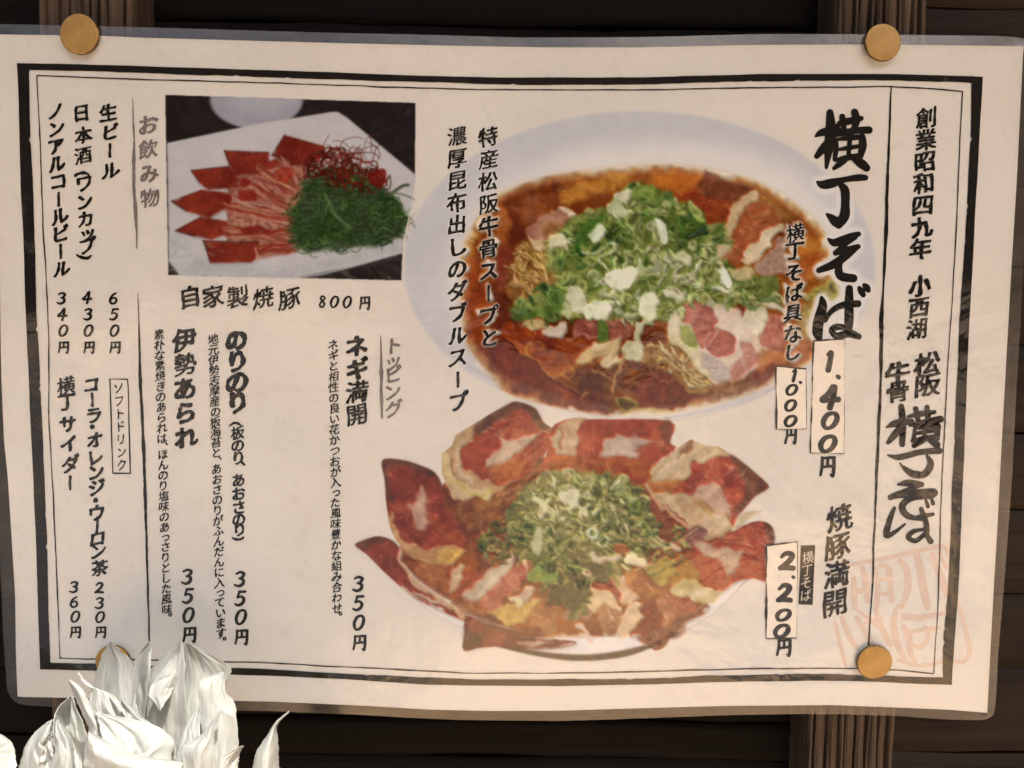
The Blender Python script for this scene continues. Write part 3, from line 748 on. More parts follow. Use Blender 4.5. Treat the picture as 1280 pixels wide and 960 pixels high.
# prices that follow the pasted slips
price([("円c", 988.5, 544, 17, 21)]); price([("円", 1034.5, 582.5, 22, 26)]); price([("円", 980, 809, 21, 22)])
def slip(corners, items, label, wmul=1.0):
    a = np.array(corners, float)
    nn = 14
    u = np.linspace(0, 1, nn)[None, :, None]; v = np.linspace(0, 1, nn * 2)[:, None, None]
    Q = (1 - v) * ((1 - u) * a[0] + u * a[1]) + v * ((1 - u) * a[3] + u * a[2])
    r_ = np.random.default_rng(int(a[0, 0])); Q[:, 0, 0] += r_.normal(size=nn * 2) * 0.25; Q[:, -1, 0] += r_.normal(size=nn * 2) * 0.25
    top = surf(Q[..., 0], Q[..., 1], 0.00036)
    me = grid_mesh("price_slip", top)
    # turn the cut edge down on to the menu so that the slip has thickness
    V = [v_.co[:] for v_ in me.vertices]; F = [tuple(p.vertices) for p in me.polygons]
    idx = np.arange(nn * nn * 2).reshape(nn * 2, nn)
    bor = np.concatenate([idx[0, :-1], idx[:-1, -1], idx[-1, :0:-1], idx[:0:-1, 0]])
    q = Q.reshape(-1, 2)[bor]; low = surf(q[:, 0], q[:, 1], 0.00004)
    b_ = len(V); V += low.tolist(); nb = len(bor)
    for i in range(nb):
        j = (i + 1) % nb; F.append((int(bor[i]), int(bor[j]), b_ + j, b_ + i))
    o_ = mpart("price_slip", mesh("price_slip", V, F), M_SLIP); o_['label'] = label
    price(items, M_INK_SOFT if wmul > 1 else M_INK, "price_text", 0.00044, o_, None, wmul)
    # shadow line painted round the slip's cut edge
    for i in range(4):
        p0, p1 = a[i], a[(i + 1) % 4]
        wv = [2.0, 0.8, 1.3, 1.9][i]
        ln = ribbon([tuple(p0), tuple((p0 + p1) / 2), tuple(p1)], wv * 0.75, "slip_shadow_line", M_INK_LINE, int(p0[0]) + i, 0.25, None, 0.00042, o_, 0.9)
    return o_
slip([(969.8, 458), (1008, 461), (1008, 536), (971, 536.5)], [("1", 992.5, 469.5, 15, 15), (".", 1000, 477.5, 3.4, 3.4), ("0", 989.5, 487.5, 17, 13.5), ("0", 988, 507, 17, 14.5), ("0", 988, 526.5, 18.5, 14)],
     "small white slip with price 1.000", 1.0)
slip([(1017, 426), (1056, 424), (1055, 567), (1013, 566)], [("1", 1036.5, 452, 20, 25), (".", 1047, 470.5, 5.4, 5.0), ("4", 1038, 496.5, 26, 28), ("0", 1037.5, 526, 24, 21), ("0", 1034.5, 555, 25, 21)],
     "tall white slip with price 1.400", 1.05)
slip([(958, 682), (997, 677.5), (996, 797.5), (958, 798)], [("2", 983.5, 701.5, 23, 23), (".", 991, 721, 4.4, 3.8), ("2", 980.5, 741.5, 22, 23), ("0", 979, 769, 22, 14.5), ("0", 977, 789, 23, 16.5)],
     "tall white slip with price 2,200", 1.05)
# black tab with reversed lettering
tab = mpart("black_tab", grid_mesh("black_tab", surf(*[np.array(q) for q in ([[1001.2, 1019], [999.8, 1017.5], [998.2, 1015.8]], [[682, 681.5], [718, 718], [755.3, 756]])], INK_LIFT)), M_INK)
column("横丁そば", (1010, 697), (1007, 744), 16.5, 0.004, 27, M_WHITE_PRINT, "menu_text", lift=0.0003, parent=tab, wx=0.9)

# faded red seal
S3 = 200 / 960.0
tf3 = lambda x, y: (1040 + x * S3, 660 + y * S3)
SEAL = [[(100, 222, 14), (330, 180, 16), (610, 116, 20), (680, 122, 18), (700, 170, 16)], [(716, 330, 12), (752, 440, 16), (800, 600, 16), (826, 735, 18), (790, 800, 16), (690, 800, 14), (520, 826, 14), (400, 790, 14)],
        [(130, 300, 20), (134, 400, 24), (138, 480, 20)], [(184, 240, 20), (204, 330, 26), (214, 440, 22)], [(140, 386, 18), (210, 372, 20)],
        [(264, 250, 16), (276, 340, 22), (270, 460, 22)], [(262, 246, 14), (310, 222, 20), (346, 262, 22), (352, 360, 22), (364, 440, 18)], [(280, 312, 14), (346, 302, 16)], [(280, 400, 14), (352, 392, 16)],
        [(408, 200, 22), (444, 240, 26), (458, 350, 28), (424, 466, 20), (392, 470, 14)], [(508, 150, 26), (530, 240, 30), (548, 360, 32), (578, 480, 24)], [(604, 160, 20), (640, 260, 30), (690, 400, 26)], [(644, 150, 14), (690, 240, 16)],
        [(430, 530, 26), (520, 540, 26), (600, 522, 20), (690, 512, 14)], [(384, 500, 20), (370, 580, 26), (394, 700, 28), (440, 790, 18)], [(428, 590, 18), (460, 640, 26), (474, 760, 24), (500, 800, 16)],
        [(440, 628, 14), (560, 612, 18), (640, 600, 14)], [(560, 600, 18), (576, 660, 20), (530, 716, 18), (490, 700, 12)], [(60, 540, 20), (110, 660, 24), (150, 720, 18)], [(20, 570, 14), (60, 740, 18), (84, 830, 12)],
        [(150, 540, 22), (210, 640, 26), (240, 690, 18)], [(160, 500, 14), (240, 560, 18), (300, 600, 16)], [(264, 490, 20), (300, 600, 24), (352, 700, 20)], [(200, 570, 12), (290, 540, 14)]]
hand("seal_stamp", SEAL, tf3, M_STAMP, S3 * 0.95, lift=0.00010, label="pale faded red seal print in the lower right corner", wmul=1.55)
# ------------------------------------------------------------------ printed food photographs (flat print, painted shape by shape)
SS = 2
CX0, CY0, CX1, CY1 = 190, 100, 1120, 850
CWd, CHt = (CX1 - CX0) * SS, (CY1 - CY0) * SS
IMG = np.zeros((CHt, CWd, 3), np.float32) + np.array((222, 211, 198), np.float32); ALP = np.zeros((CHt, CWd), np.float32)
def vnoise(cell, seed):
    r_ = np.random.default_rng(seed); gh, gw = int(CHt / SS / cell) + 4, int(CWd / SS / cell) + 4
    g = r_.random((gh, gw)).astype(np.float32)
    yy = np.arange(CHt) / SS / cell; xx = np.arange(CWd) / SS / cell
    y0 = yy.astype(int); x0 = xx.astype(int); fy = yy - y0; fx = xx - x0
    fy = (fy * fy * (3 - 2 * fy)).astype(np.float32)[:, None]; fx = (fx * fx * (3 - 2 * fx)).astype(np.float32)[None]
    a = g[y0][:, x0]; b_ = g[y0][:, x0 + 1]; c = g[y0 + 1][:, x0]; d = g[y0 + 1][:, x0 + 1]
    return (a * (1 - fx) + b_ * fx) * (1 - fy) + (c * (1 - fx) + d * fx) * fy
N60, N25, N10, N4, N2 = [vnoise(s_, 100 + i) for i, s_ in enumerate((60, 25, 10, 4, 2))]
FBM = 0.35 * N25 + 0.3 * N10 + 0.2 * N4 + 0.15 * N2
FBM2 = np.roll(FBM[::-1, ::-1], (311, 173), (0, 1))
def blur2(a, s):
    k_ = int(3 * s) + 1; w = np.exp(-0.5 * (np.arange(-k_, k_ + 1) / s) ** 2); w = (w / w.sum()).astype(np.float32)
    out = np.zeros_like(a); p = np.pad(a, [(k_, k_), (0, 0)] + [(0, 0)] * (a.ndim - 2), 'edge')
    for i, c in enumerate(w): out += c * p[i:i + a.shape[0]]
    p = np.pad(out, [(0, 0), (k_, k_)] + [(0, 0)] * (a.ndim - 2), 'edge'); out = np.zeros_like(a)
    for i, c in enumerate(w): out += c * p[:, i:i + a.shape[1]]
    return out
def smooth_poly(pts, n=4):
    P = np.array(pts, float); N_ = len(P); out = []
    for i in range(N_):
        p0, p1, p2, p3 = P[i - 1], P[i], P[(i + 1) % N_], P[(i + 2) % N_]
        for j in range(n):
            t = j / n
            out.append(0.5 * ((2 * p1) + (-p0 + p2) * t + (2 * p0 - 5 * p1 + 4 * p2 - p3) * t * t + (-p0 + 3 * p1 - 3 * p2 + p3) * t ** 3))
    return np.array(out)
def window(x0, y0, x1, y1, pad=3):
    a = max(0, int((x0 - pad - CX0) * SS)); b_ = min(CWd, int((x1 + pad - CX0) * SS) + 1)
    c = max(0, int((y0 - pad - CY0) * SS)); d = min(CHt, int((y1 + pad - CY0) * SS) + 1)
    if b_ <= a or d <= c: return None
    X = (np.arange(a, b_) / SS + CX0).astype(np.float32)[None]; Y = (np.arange(c, d) / SS + CY0).astype(np.float32)[:, None]
    return a, b_, c, d, X, Y
def inside_mask(P, X, Y):
    m = np.zeros((Y.shape[0], X.shape[1]), bool)
    for i in range(len(P)):
        (x1, y1), (x2, y2) = P[i], P[(i + 1) % len(P)]
        if y1 == y2: continue
        row = ((Y > min(y1, y2)) & (Y <= max(y1, y2)))[:, 0]
        if not row.any(): continue
        xs = x1 + (Y[row] - y1) * (x2 - x1) / (y2 - y1)
        m[row] ^= (X < xs)
    return m
def comp(w, al, col):
    a, b_, c, d = w[:4]; al = al[..., None]
    IMG[c:d, a:b_] = IMG[c:d, a:b_] * (1 - al) + col * al
    ALP[c:d, a:b_] = np.maximum(ALP[c:d, a:b_], al[..., 0])
def poly(pts, col, col2=None, alpha=1.0, soft=0.6, smooth=True, mix=0.5, contrast=1.35, nz=None, warp=0.0, tex=0.6):
    """fill; col2 mottles in by noise; soft = edge softness in px; warp = ragged edge"""
    P = smooth_poly(pts) if smooth and len(pts) > 3 else np.array(pts, float)
    if warp:
        r_ = np.random.default_rng(int(P[0, 0] * 7 + P[0, 1])); n_ = len(P); q = r_.normal(size=(n_, 2)); P = P + q * warp
    w = window(P[:, 0].min(), P[:, 1].min(), P[:, 0].max(), P[:, 1].max(), 3 + 3 * soft)
    if w is None: return
    m = inside_mask(P, w[4], w[5]).astype(np.float32)
    if soft > 0: m = blur2(m, soft * SS)
    c = np.array(col, np.float32)[None, None]
    sl = (slice(w[2], w[3]), slice(w[0], w[1]))
    if col2 is not None:
        t = np.clip((((FBM if nz is None else nz)[sl] - 0.5) * contrast * 2 + mix), 0, 1)[..., None]
        c = c * (1 - t) + np.array(col2, np.float32) * t
    if col[2] > 175: tex = 0.12
    c = c * (1 + tex * (0.22 * (FBM2[sl] - 0.5) * 2 + 0.09 * (N2[sl] - 0.5) * 2))[..., None]
    comp(w, m * alpha, c)
def line(pts, width, col, alpha=1.0, soft=0.4, taper=False, fill=None):
    P = np.array(pts, float)
    if len(P) > 2:
        out = []
        for i in range(len(P) - 1):
            p0 = P[max(i - 1, 0)]; p1 = P[i]; p2 = P[i + 1]; p3 = P[min(i + 2, len(P) - 1)]
            for j in range(4):
                t = j / 4; out.append(0.5 * ((2 * p1) + (-p0 + p2) * t + (2 * p0 - 5 * p1 + 4 * p2 - p3) * t * t + (-p0 + 3 * p1 - 3 * p2 + p3) * t ** 3))
        out.append(P[-1]); P = np.array(out)
    w = window(P[:, 0].min() - width, P[:, 1].min() - width, P[:, 0].max() + width, P[:, 1].max() + width)
    if w is None: return
    D = np.full((w[5].shape[0], w[4].shape[1]), 1e6, np.float32); n_ = len(P) - 1
    for i in range(n_):
        ax, ay = P[i]; bx, by = P[i + 1]; dx, dy = bx - ax, by - ay; L_ = dx * dx + dy * dy + 1e-9
        t = np.clip(((w[4] - ax) * dx + (w[5] - ay) * dy) / L_, 0, 1)
        d = np.hypot(w[4] - ax - t * dx, w[5] - ay - t * dy)
        hw = width / 2 * (1 - 0.8 * abs((i + t) / n_ * 2 - 1) ** 3 if taper else 1)
        D = np.minimum(D, d - hw)
    m = np.clip(0.5 - D / (2 * soft + 0.3), 0, 1)
    comp(w, m * alpha, np.array(col, np.float32)[None, None])
def ell(cx, cy, rx, ry, col, col2=None, alpha=1.0, soft=0.5, rot=0.0, ring=0.0, half=None):
    r_ = max(rx, ry); w = window(cx - r_, cy - r_, cx + r_, cy + r_, 3 + 3 * soft)
    if w is None: return
    c, s_ = math.cos(rot), math.sin(rot); X = w[4] - cx; Y = w[5] - cy
    u = (X * c + Y * s_) / rx; v = (-X * s_ + Y * c) / ry; q = np.sqrt(u * u + v * v)
    if ring: D = (np.abs(q - 1 + ring / 2 / min(rx, ry)) - ring / 2 / min(rx, ry)) * min(rx, ry)
    else: D = (q - 1) * min(rx, ry)
    m = np.clip(0.5 - D / (2 * soft + 0.3), 0, 1)
    if half is not None: m = m * (np.cos(np.arctan2(v, u) - half) > -0.3)
    cc = np.array(col, np.float32)[None, None]
    if col2 is not None:
        t = np.clip(FBM[w[2]:w[3], w[0]:w[1]] * 2 - 0.5, 0, 1)[..., None]; cc = cc * (1 - t) + np.array(col2, np.float32) * t
    comp(w, m * alpha, cc)
def jit(c, a, r_): return tuple(max(0, v + r_.uniform(-a, a)) for v in c)
def in_poly(x, y, P):
    c = False
    for i in range(len(P)):
        x1, y1 = P[i]; x2, y2 = P[i - 1]
        if (y1 > y) != (y2 > y) and x < (x2 - x1) * (y - y1) / (y2 - y1) + x1: c = not c
    return c
def scatter(P, n, r_):
    xs = [p[0] for p in P]; ys = [p[1] for p in P]; out = []
    while len(out) < n:
        x, y = r_.uniform(min(xs), max(xs)), r_.uniform(min(ys), max(ys))
        if in_poly(x, y, P): out.append((x, y))
    return out
def T(f, ox, oy, s_): return [(ox + x * s_, oy + y * s_) for x, y in f]
A1 = lambda f: T(f, 620, 200, .1875)     # zoom windows the shapes were measured in
A2 = lambda f: T(f, 820, 200, .1875)
A3 = lambda f: T(f, 620, 360, .1875)
A4 = lambda f: T(f, 820, 360, .1875)
B1 = lambda f: T(f, 440, 500, .21875)
B2 = lambda f: T(f, 700, 500, .21875)
B3 = lambda f: T(f, 440, 660, .21875)
B4 = lambda f: T(f, 700, 660, .21875)
C1 = lambda f: T(f, 190, 100, .3125)

def scallions(P, n, seed, pal, sz=1.0, shade=None):
    r_ = random.Random(seed)
    pts = scatter(P, n, r_); pts.sort(key=lambda p: p[1] + r_.uniform(-30, 30))
    for i, (x, y) in enumerate(pts):
        d = shade(x, y) if shade else 0.0      # 0 pale .. 1 dark green
        c = pal[min(len(pal) - 1, max(0, int((d + r_.uniform(-0.35, 0.35)) * len(pal))))]
        k = r_.random(); c = jit(c, 10, r_)
        dk = (c[0] * 0.42, c[1] * 0.48, c[2] * 0.38)
        a = r_.uniform(0, math.pi)
        if k < 0.13:
            rx = r_.uniform(5, 8.5) * sz; ry = rx * r_.uniform(0.45, 0.9)
            ell(x + .8, y + 1.4, rx, ry, dk, None, 0.55, 0.8, a)
            ell(x, y, rx, ry, c, None, 0.85, 0.5, a)
            ell(x, y, rx * 0.55, ry * 0.5, tuple(v * 0.62 for v in c), None, 0.8, 0.7, a)
            ell(x, y, rx, ry, tuple(min(255, v * 1.12 + 10) for v in c), None, 0.45, 0.4, a, ring=1.2)
        elif k < 0.62:
            L_ = r_.uniform(9, 20) * sz; b_ = r_.uniform(-0.6, 0.6) * L_
            q = [(x, y), (x + math.cos(a) * L_ * .5 - math.sin(a) * b_ * .5, y + math.sin(a) * L_ * .5 + math.cos(a) * b_ * .5), (x + math.cos(a) * L_, y + math.sin(a) * L_)]
            w_ = r_.uniform(1.8, 5.6) * sz
            line([(p + .7, s_ + 1.8) for p, s_ in q], w_ + 1.4, dk, 0.6, 0.8, True)
            line(q, w_, c, 0.85, 0.5, True)
            line([(p - .3, s_ - w_ * .2) for p, s_ in q], w_ * 0.35, tuple(min(255, v * 1.18 + 10) for v in c), 0.55, 0.5, True)
        elif k < 0.90:
            L_ = r_.uniform(5, 12) * sz; w_ = r_.uniform(3, 7) * sz
            q = [(x + math.cos(a + t) * (L_ if j % 2 == 0 else w_) * r_.uniform(.7, 1.2), y + math.sin(a + t) * (L_ if j % 2 == 0 else w_) * .8) for j, t in enumerate((0.2, 1.5, 3.3, 4.7))]
            poly([(p + .8, s_ + 1.8) for p, s_ in q], dk, None, 0.6, 0.8, False)
            poly(q, c, tuple(v * 0.7 for v in c), 0.85, 0.5, False)
        else:
            L_ = r_.uniform(8, 18) * sz; b_ = r_.uniform(-1, 1) * L_
            line([(x, y), (x + math.cos(a) * L_ * .5 - math.sin(a) * b_ * .5, y + math.sin(a) * L_ * .5 + math.cos(a) * b_ * .5), (x + math.cos(a) * L_, y + math.sin(a) * L_)], r_.uniform(0.6, 1.2), tuple(min(255, v * 1.15 + 15) for v in c), 0.65, 0.4)
def veins(P, n, seed, col, w_=0.8, alpha=0.5):
    r_ = random.Random(seed)
    for x, y in scatter(P, n, r_):
        a = r_.uniform(0, 6.28); q = [(x, y)]
        for _ in range(3):
            a += r_.uniform(-.7, .7); L_ = r_.uniform(3, 8); q.append((q[-1][0] + math.cos(a) * L_, q[-1][1] + math.sin(a) * L_))
        if all(in_poly(px, py, P) for px, py in q): line(q, r_.uniform(.5, 1) * w_, jit(col, 10, r_), alpha * r_.uniform(.5, 1), 0.4, True)
def glints(P, n, seed, col=(235, 215, 190), a=0.6):
    r_ = random.Random(seed)
    for x, y in scatter(P, n, r_): ell(x, y, r_.uniform(.4, 1.3), r_.uniform(.4, .9), col, None, a * r_.uniform(.4, 1), 0.4)
def meat(P, red, dark, seed, fat=(), rind=(), fatc=(222, 178, 155), rindc=(98, 66, 52), sm=True, vn=14):
    sm = True
    if len(fat): fatc = (fatc[0] * .95, fatc[1] * .97, fatc[2] * .98)
    """slice of pork: mottled red, smoky rind, pale fat seams with ragged fingers"""
    r_ = random.Random(seed * 13)
    poly([(x + 1.2, y + 2) for x, y in P], (70, 40, 22), None, 0.35, 2.0, sm)
    poly(P, red, dark, 1, 0.5, sm, 0.35, 1.8)
    xs = [p[0] for p in P]; ys = [p[1] for p in P]; R_ = max(max(xs) - min(xs), max(ys) - min(ys))
    lite = (min(255, red[0] * 1.12 + 10), red[1] * 1.25 + 8, red[2] * 1.25 + 8)
    for x, y in scatter(P, max(5, vn // 2), r_):
        a = r_.uniform(0, 3.14); rr = R_ * r_.uniform(0.05, 0.11); c_ = lite if r_.random() < .55 else dark
        q = [(x + math.cos(a + t) * rr * r_.uniform(.6, 1.5), y + math.sin(a + t) * rr * r_.uniform(.4, 1)) for t in (0, 1.2, 2.5, 3.8, 5)]
        if all(in_poly(px, py, P) for px, py in q): poly(q, c_, None, 0.5, 2.5)
    fib = r_.uniform(0.3, 0.9)
    for x, y in scatter(P, vn * 3, r_):
        L_ = r_.uniform(4, 11); q = [(x, y), (x + math.cos(fib) * L_ * .5 + r_.uniform(-1, 1), y + math.sin(fib) * L_ * .5 + r_.uniform(-1, 1)), (x + math.cos(fib) * L_, y + math.sin(fib) * L_)]
        if all(in_poly(px, py, P) for px, py in q): line(q, r_.uniform(.6, 1.5), jit(lite if r_.random() < .6 else dark, 10, r_), 0.4, 0.6, True)
    veins(P, int(vn * 2.2), seed, (206, 140, 116), 0.75, 0.5); veins(P, vn // 2, seed + 1, dark, 1.6, 0.5)
    for q in rind: poly(q, rindc, tuple(v * 0.75 for v in rindc), 0.8, 1.5, True, 0.4)
    fc = (fatc[0] * .97, fatc[1] * 1.01, fatc[2] * 1.0)
    for q in fat:
        poly(q, (red[0] * 1.12, red[1] * 1.35, red[2] * 1.4), None, 0.6, 2.6, True, warp=1.2)
        cx = sum(p[0] for p in q) / len(q); cy = sum(p[1] for p in q) / len(q)
        for k in range(len(q) * 3):
            a, c = q[k % len(q)], q[(k + 1) % len(q)]; t = r_.random(); x = a[0] + (c[0] - a[0]) * t; y = a[1] + (c[1] - a[1]) * t
            d = max(1, math.hypot(x - cx, y - cy)); g = r_.uniform(0.5, 4.0)
            line([(x - (x - cx) / d * 3, y - (y - cy) / d * 3), (x + (x - cx) / d * g * .5 + r_.uniform(-1, 1), y + (y - cy) / d * g * .5), (x + (x - cx) / d * g + r_.uniform(-2, 2), y + (y - cy) / d * g + r_.uniform(-1, 1))], r_.uniform(.8, 2.0), jit(fc, 8, r_), 0.35, 0.9, True)
        poly(q, fc, tuple(v * 0.90 for v in fc), 0.92, 1.2, True, 0.4, warp=0.8)
        veins(q, 9, seed + 5, (196, 132, 112), 1.3, 0.45); veins(q, 6, seed + 6, (236, 208, 186), 1.0, 0.5)
    glints(P, vn // 2, seed + 2)

# ---- bowl one ------------------------------------------------------
WHITE = (222, 213, 204)
ell(799, 332, 296, 194, (199, 194, 195), (189, 186, 190), 0.95, 2.6)
poly([(640, 222), (700, 190), (780, 176), (860, 176), (930, 188), (1000, 222), (1050, 270), (1066, 330), (1050, 420), (970, 480), (700, 510), (600, 450), (562, 400), (556, 330), (590, 262)], (221, 213, 206), None, 0.95, 13)
poly([(700, 156), (800, 140), (900, 146), (980, 172), (1020, 200), (960, 190), (860, 172), (760, 174), (680, 192), (640, 200)], (190, 187, 190), None, 0.6, 7)
poly([(515, 300), (560, 220), (600, 195), (580, 250), (560, 330), (566, 400), (540, 400), (515, 350)], (188, 186, 190), None, 0.45, 9)
poly([(520, 380), (566, 400), (620, 470), (580, 465), (536, 425)], (196, 192, 194), None, 0.6, 4)
poly([(1060, 235), (1086, 290), (1090, 350), (1070, 372), (1062, 300)], (190, 188, 192), None, 0.7, 4)
line([(560, 440), (609, 471), (680, 505), (760, 524), (839, 526), (895, 516), (940, 500), (972, 482)], 1.3, (178, 160, 150), 0.8, 0.7)
line([(600, 455), (690, 509), (789, 520), (839, 516), (905, 500), (975, 474)], 9, (228, 216, 206), 0.9, 1.2)
SOUP1 = [(622, 246), (660, 230), (700, 220), (760, 213), (820, 209), (870, 212), (920, 222), (960, 236), (1000, 262), (1028, 290), (1042, 330), (1040, 380), (1030, 420), (1008, 452), (970, 471), (935, 486), (904, 496), (870, 507), (839, 512), (789, 515), (751, 513), (705, 505), (655, 489), (625, 474), (604, 454), (586, 430), (580, 395), (578, 350), (580, 310), (598, 275)]
poly(SOUP1, (206, 150, 78), None, 1, 4.0)
poly([(x + (805 - x) * 0.018, y + (360 - y) * 0.02) for x, y in SOUP1], (168, 92, 34), (190, 118, 46), 1, 3.0, True, 0.5, 1.6, N25)
poly([(x + (805 - x) * 0.045, y + (375 - y) * 0.04) for x, y in SOUP1], (106, 50, 22), (146, 84, 34), 1, 5.0, True, 0.35, 1.5, N60, tex=0.5)
poly([(600, 400), (640, 420), (700, 470), (760, 500), (860, 500), (960, 462), (1010, 440), (960, 478), (860, 502), (740, 508), (650, 484), (604, 448)], (98, 38, 18), None, 0.7, 6)
# broth tones
poly(A1([(420, 210), (700, 110), (880, 80), (860, 140), (760, 200), (560, 230), (480, 300)]), (190, 122, 50), (205, 145, 70), 0.9, 2.5)
poly(A1([(80, 300), (240, 230), (420, 220), (420, 300), (300, 380), (180, 420)]), (140, 76, 40), (160, 95, 50), 0.8, 3)
poly(A1([(0, 330), (70, 320), (80, 420), (60, 620), (0, 600)]), (178, 100, 50), (190, 120, 60), 0.8, 3)
poly(A1([(10, 600), (100, 600), (140, 840), (60, 850), (0, 820)]), (120, 55, 45), (140, 70, 55), 0.8, 3)
poly([(582, 330), (606, 335), (612, 420), (600, 440), (584, 400)], (150, 66, 28), (176, 92, 38), 0.7, 5)
poly(A1([(1060, 90), (1280, 90), (1280, 260), (1100, 240)]), (168, 72, 30), (175, 90, 35), 0.9, 3)
poly(A1([(860, 130), (1060, 100), (1070, 200), (900, 210), (780, 200)]), (150, 92, 50), (165, 110, 60), 0.8, 3)
poly(A2([(0, 190), (280, 180), (480, 300), (450, 400), (300, 420), (180, 260), (0, 240)]), (138, 58, 36), (150, 76, 42), 0.95, 2.5)
poly(A2([(0, 70), (310, 80), (280, 190), (0, 190)]), (186, 118, 48), (190, 100, 40), 0.85, 4)
poly(A2([(300, 80), (380, 80), (620, 200), (500, 290), (290, 220)]), (112, 66, 48), (130, 78, 55), 0.9, 1.2)
line(A2([(290, 205), (330, 215), (370, 190), (375, 170)]), 1.2, (190, 150, 110), 0.6)
poly(A2([(640, 210), (760, 250), (900, 350), (920, 400), (830, 420), (760, 330), (600, 320)]), (176, 130, 70), (160, 110, 60), 0.9, 2)
poly(A2([(580, 320), (700, 270), (790, 330), (830, 420), (740, 520), (600, 640), (480, 690), (490, 560), (560, 440)]), (152, 82, 52), (172, 104, 70), 0.95, 1.0)
veins(A2([(580, 320), (700, 270), (790, 330), (830, 420), (740, 520), (600, 640), (480, 690), (490, 560), (560, 440)]), 26, 5, (205, 150, 110), 1.0, 0.6)
line(A2([(600, 330), (660, 380), (760, 330), (740, 350), (640, 390)]), 2, (170, 130, 70), 0.7)
poly(A2([(620, 212), (680, 240), (590, 320), (550, 430), (505, 520), (480, 520), (450, 450), (490, 320), (560, 270)]), (214, 184, 148), (200, 164, 125), 1, 0.8)
poly(A2([(820, 425), (862, 470), (720, 590), (650, 690), (600, 690), (578, 640), (680, 540)]), (224, 202, 168), (206, 176, 138), 1, 0.8)
MP = A2([(850, 515), (890, 640), (880, 740), (760, 770), (690, 770), (650, 720), (700, 640)])
poly(MP, (160, 128, 112), (178, 146, 128), 1, 0.8); veins(MP, 20, 6, (205, 180, 160), 1, 0.6); veins(MP, 14, 7, (120, 90, 76), 1.2, 0.6)
poly(A2([(940, 470), (1010, 520), (1120, 590), (1060, 720), (1010, 800), (960, 700)]), (188, 112, 40), (200, 130, 60), 0.9, 2)
poly(A2([(960, 640), (1080, 600), (1100, 660), (1000, 780), (950, 800)]), (160, 80, 40), (185, 110, 60), 0.8, 2)
poly(A2([(1010, 860), (1120, 800), (1210, 830), (1220, 900), (1120, 940), (1000, 950)]), (150, 142, 58), (176, 164, 84), 0.95, 1.5)
scallions(A2([(960, 850), (1120, 800), (1210, 830), (1190, 930), (990, 1060)]), 20, 21, [(190, 180, 110), (160, 150, 70), (120, 115, 50)], 0.9, lambda x, y: 0.4)
poly(A4([(990, 120), (1060, 100), (1080, 330), (1010, 400), (960, 300)]), (150, 130, 70), (170, 140, 80), 0.8, 2)
# lower left slices in the broth
ML = A3([(0, 330), (60, 230), (180, 250), (330, 300), (450, 350), (600, 340), (700, 360), (600, 460), (530, 530), (380, 580), (320, 560), (180, 450), (60, 370)])
poly(ML, (140, 62, 30), (165, 88, 42), 1, 1.2, True, 0.35, 2.2)
poly(A3([(230, 380), (300, 300), (430, 340), (560, 380), (520, 470), (400, 520), (290, 480)]), (112, 48, 28), (140, 66, 34), 0.8, 3)
line(A3([(230, 360), (210, 430), (260, 500), (360, 570), (460, 570), (560, 520), (620, 460), (680, 400)]), 4, (198, 138, 60), 0.75, 1.4)
poly(A3([(0, 400), (60, 380), (360, 600), (760, 830), (660, 830), (380, 780), (150, 700), (0, 580)]), (112, 44, 24), (146, 72, 32), 0.9, 2.5)
poly(A3([(0, 580), (150, 690), (380, 770), (200, 740), (60, 690), (0, 620)]), (186, 120, 50), None, 0.8, 3)
line(A3([(40, 350), (180, 440), (340, 570), (500, 680), (660, 770), (760, 828)]), 2.4, (92, 36, 22), 0.9, 0.6)
line(A3([(60, 350), (200, 440), (360, 575), (520, 680), (680, 770), (770, 825)]), 1.4, (196, 112, 62), 0.7, 0.5)
DK = A3([(480, 570), (640, 510), (820, 500), (1000, 520), (1280, 560), (1280, 790), (1060, 800), (800, 830), (640, 740), (500, 650)])
poly(DK, (96, 48, 20), (130, 76, 34), 1, 2, True, 0.45, 2.2)
poly(A3([(960, 620), (1120, 560), (1280, 600), (1280, 780), (1100, 800), (960, 740)]), (108, 40, 24), (132, 58, 34), 0.9, 2)
for q in ([(920, 650), (1040, 660), (1130, 610)], [(1020, 560), (1120, 640), (1270, 610)], [(1100, 700), (1180, 620), (1270, 600)], [(980, 700), (960, 780), (1000, 800)]): line(A3(q), 3, (150, 80, 52), 0.6, 1.2)
line(A3([(665, 540), (720, 580), (775, 645)]), 4.5, (150, 108, 72), 0.9); line(A3([(835, 470), (815, 560), (775, 690)]), 6.5, (172, 128, 82), 0.95)
line(A3([(825, 480), (805, 560), (770, 680)]), 1.2, (205, 165, 115), 0.7)
ell(*A3([(880, 778)])[0], 13, 11, (130, 108, 44), (150, 126, 60), 0.9, 0.7); ell(*A3([(880, 778)])[0], 8, 7, (92, 70, 28), None, 0.8, 0.7); ell(*A3([(880, 775)])[0], 12, 10, (176, 150, 80), None, 0.7, 0.5, 0, 1.5)
ell(*A3([(275, 388)])[0], 8, 7, (176, 110, 44), None, 0.7, 0.5, 0, 2); ell(*A3([(425, 755)])[0], 8, 6, (170, 96, 50), None, 0.7, 0.5, 0, 1.2); ell(*A3([(490, 565)])[0], 9, 6, (200, 140, 60), None, 0.7, 0.5, 0, 1.2)
line(A3([(575, 745), (600, 725), (625, 705)]), 2, (210, 140, 70), 0.8)
ell(*A3([(1060, 815)])[0], 22, 4, (205, 190, 130), None, 0.8, 2)
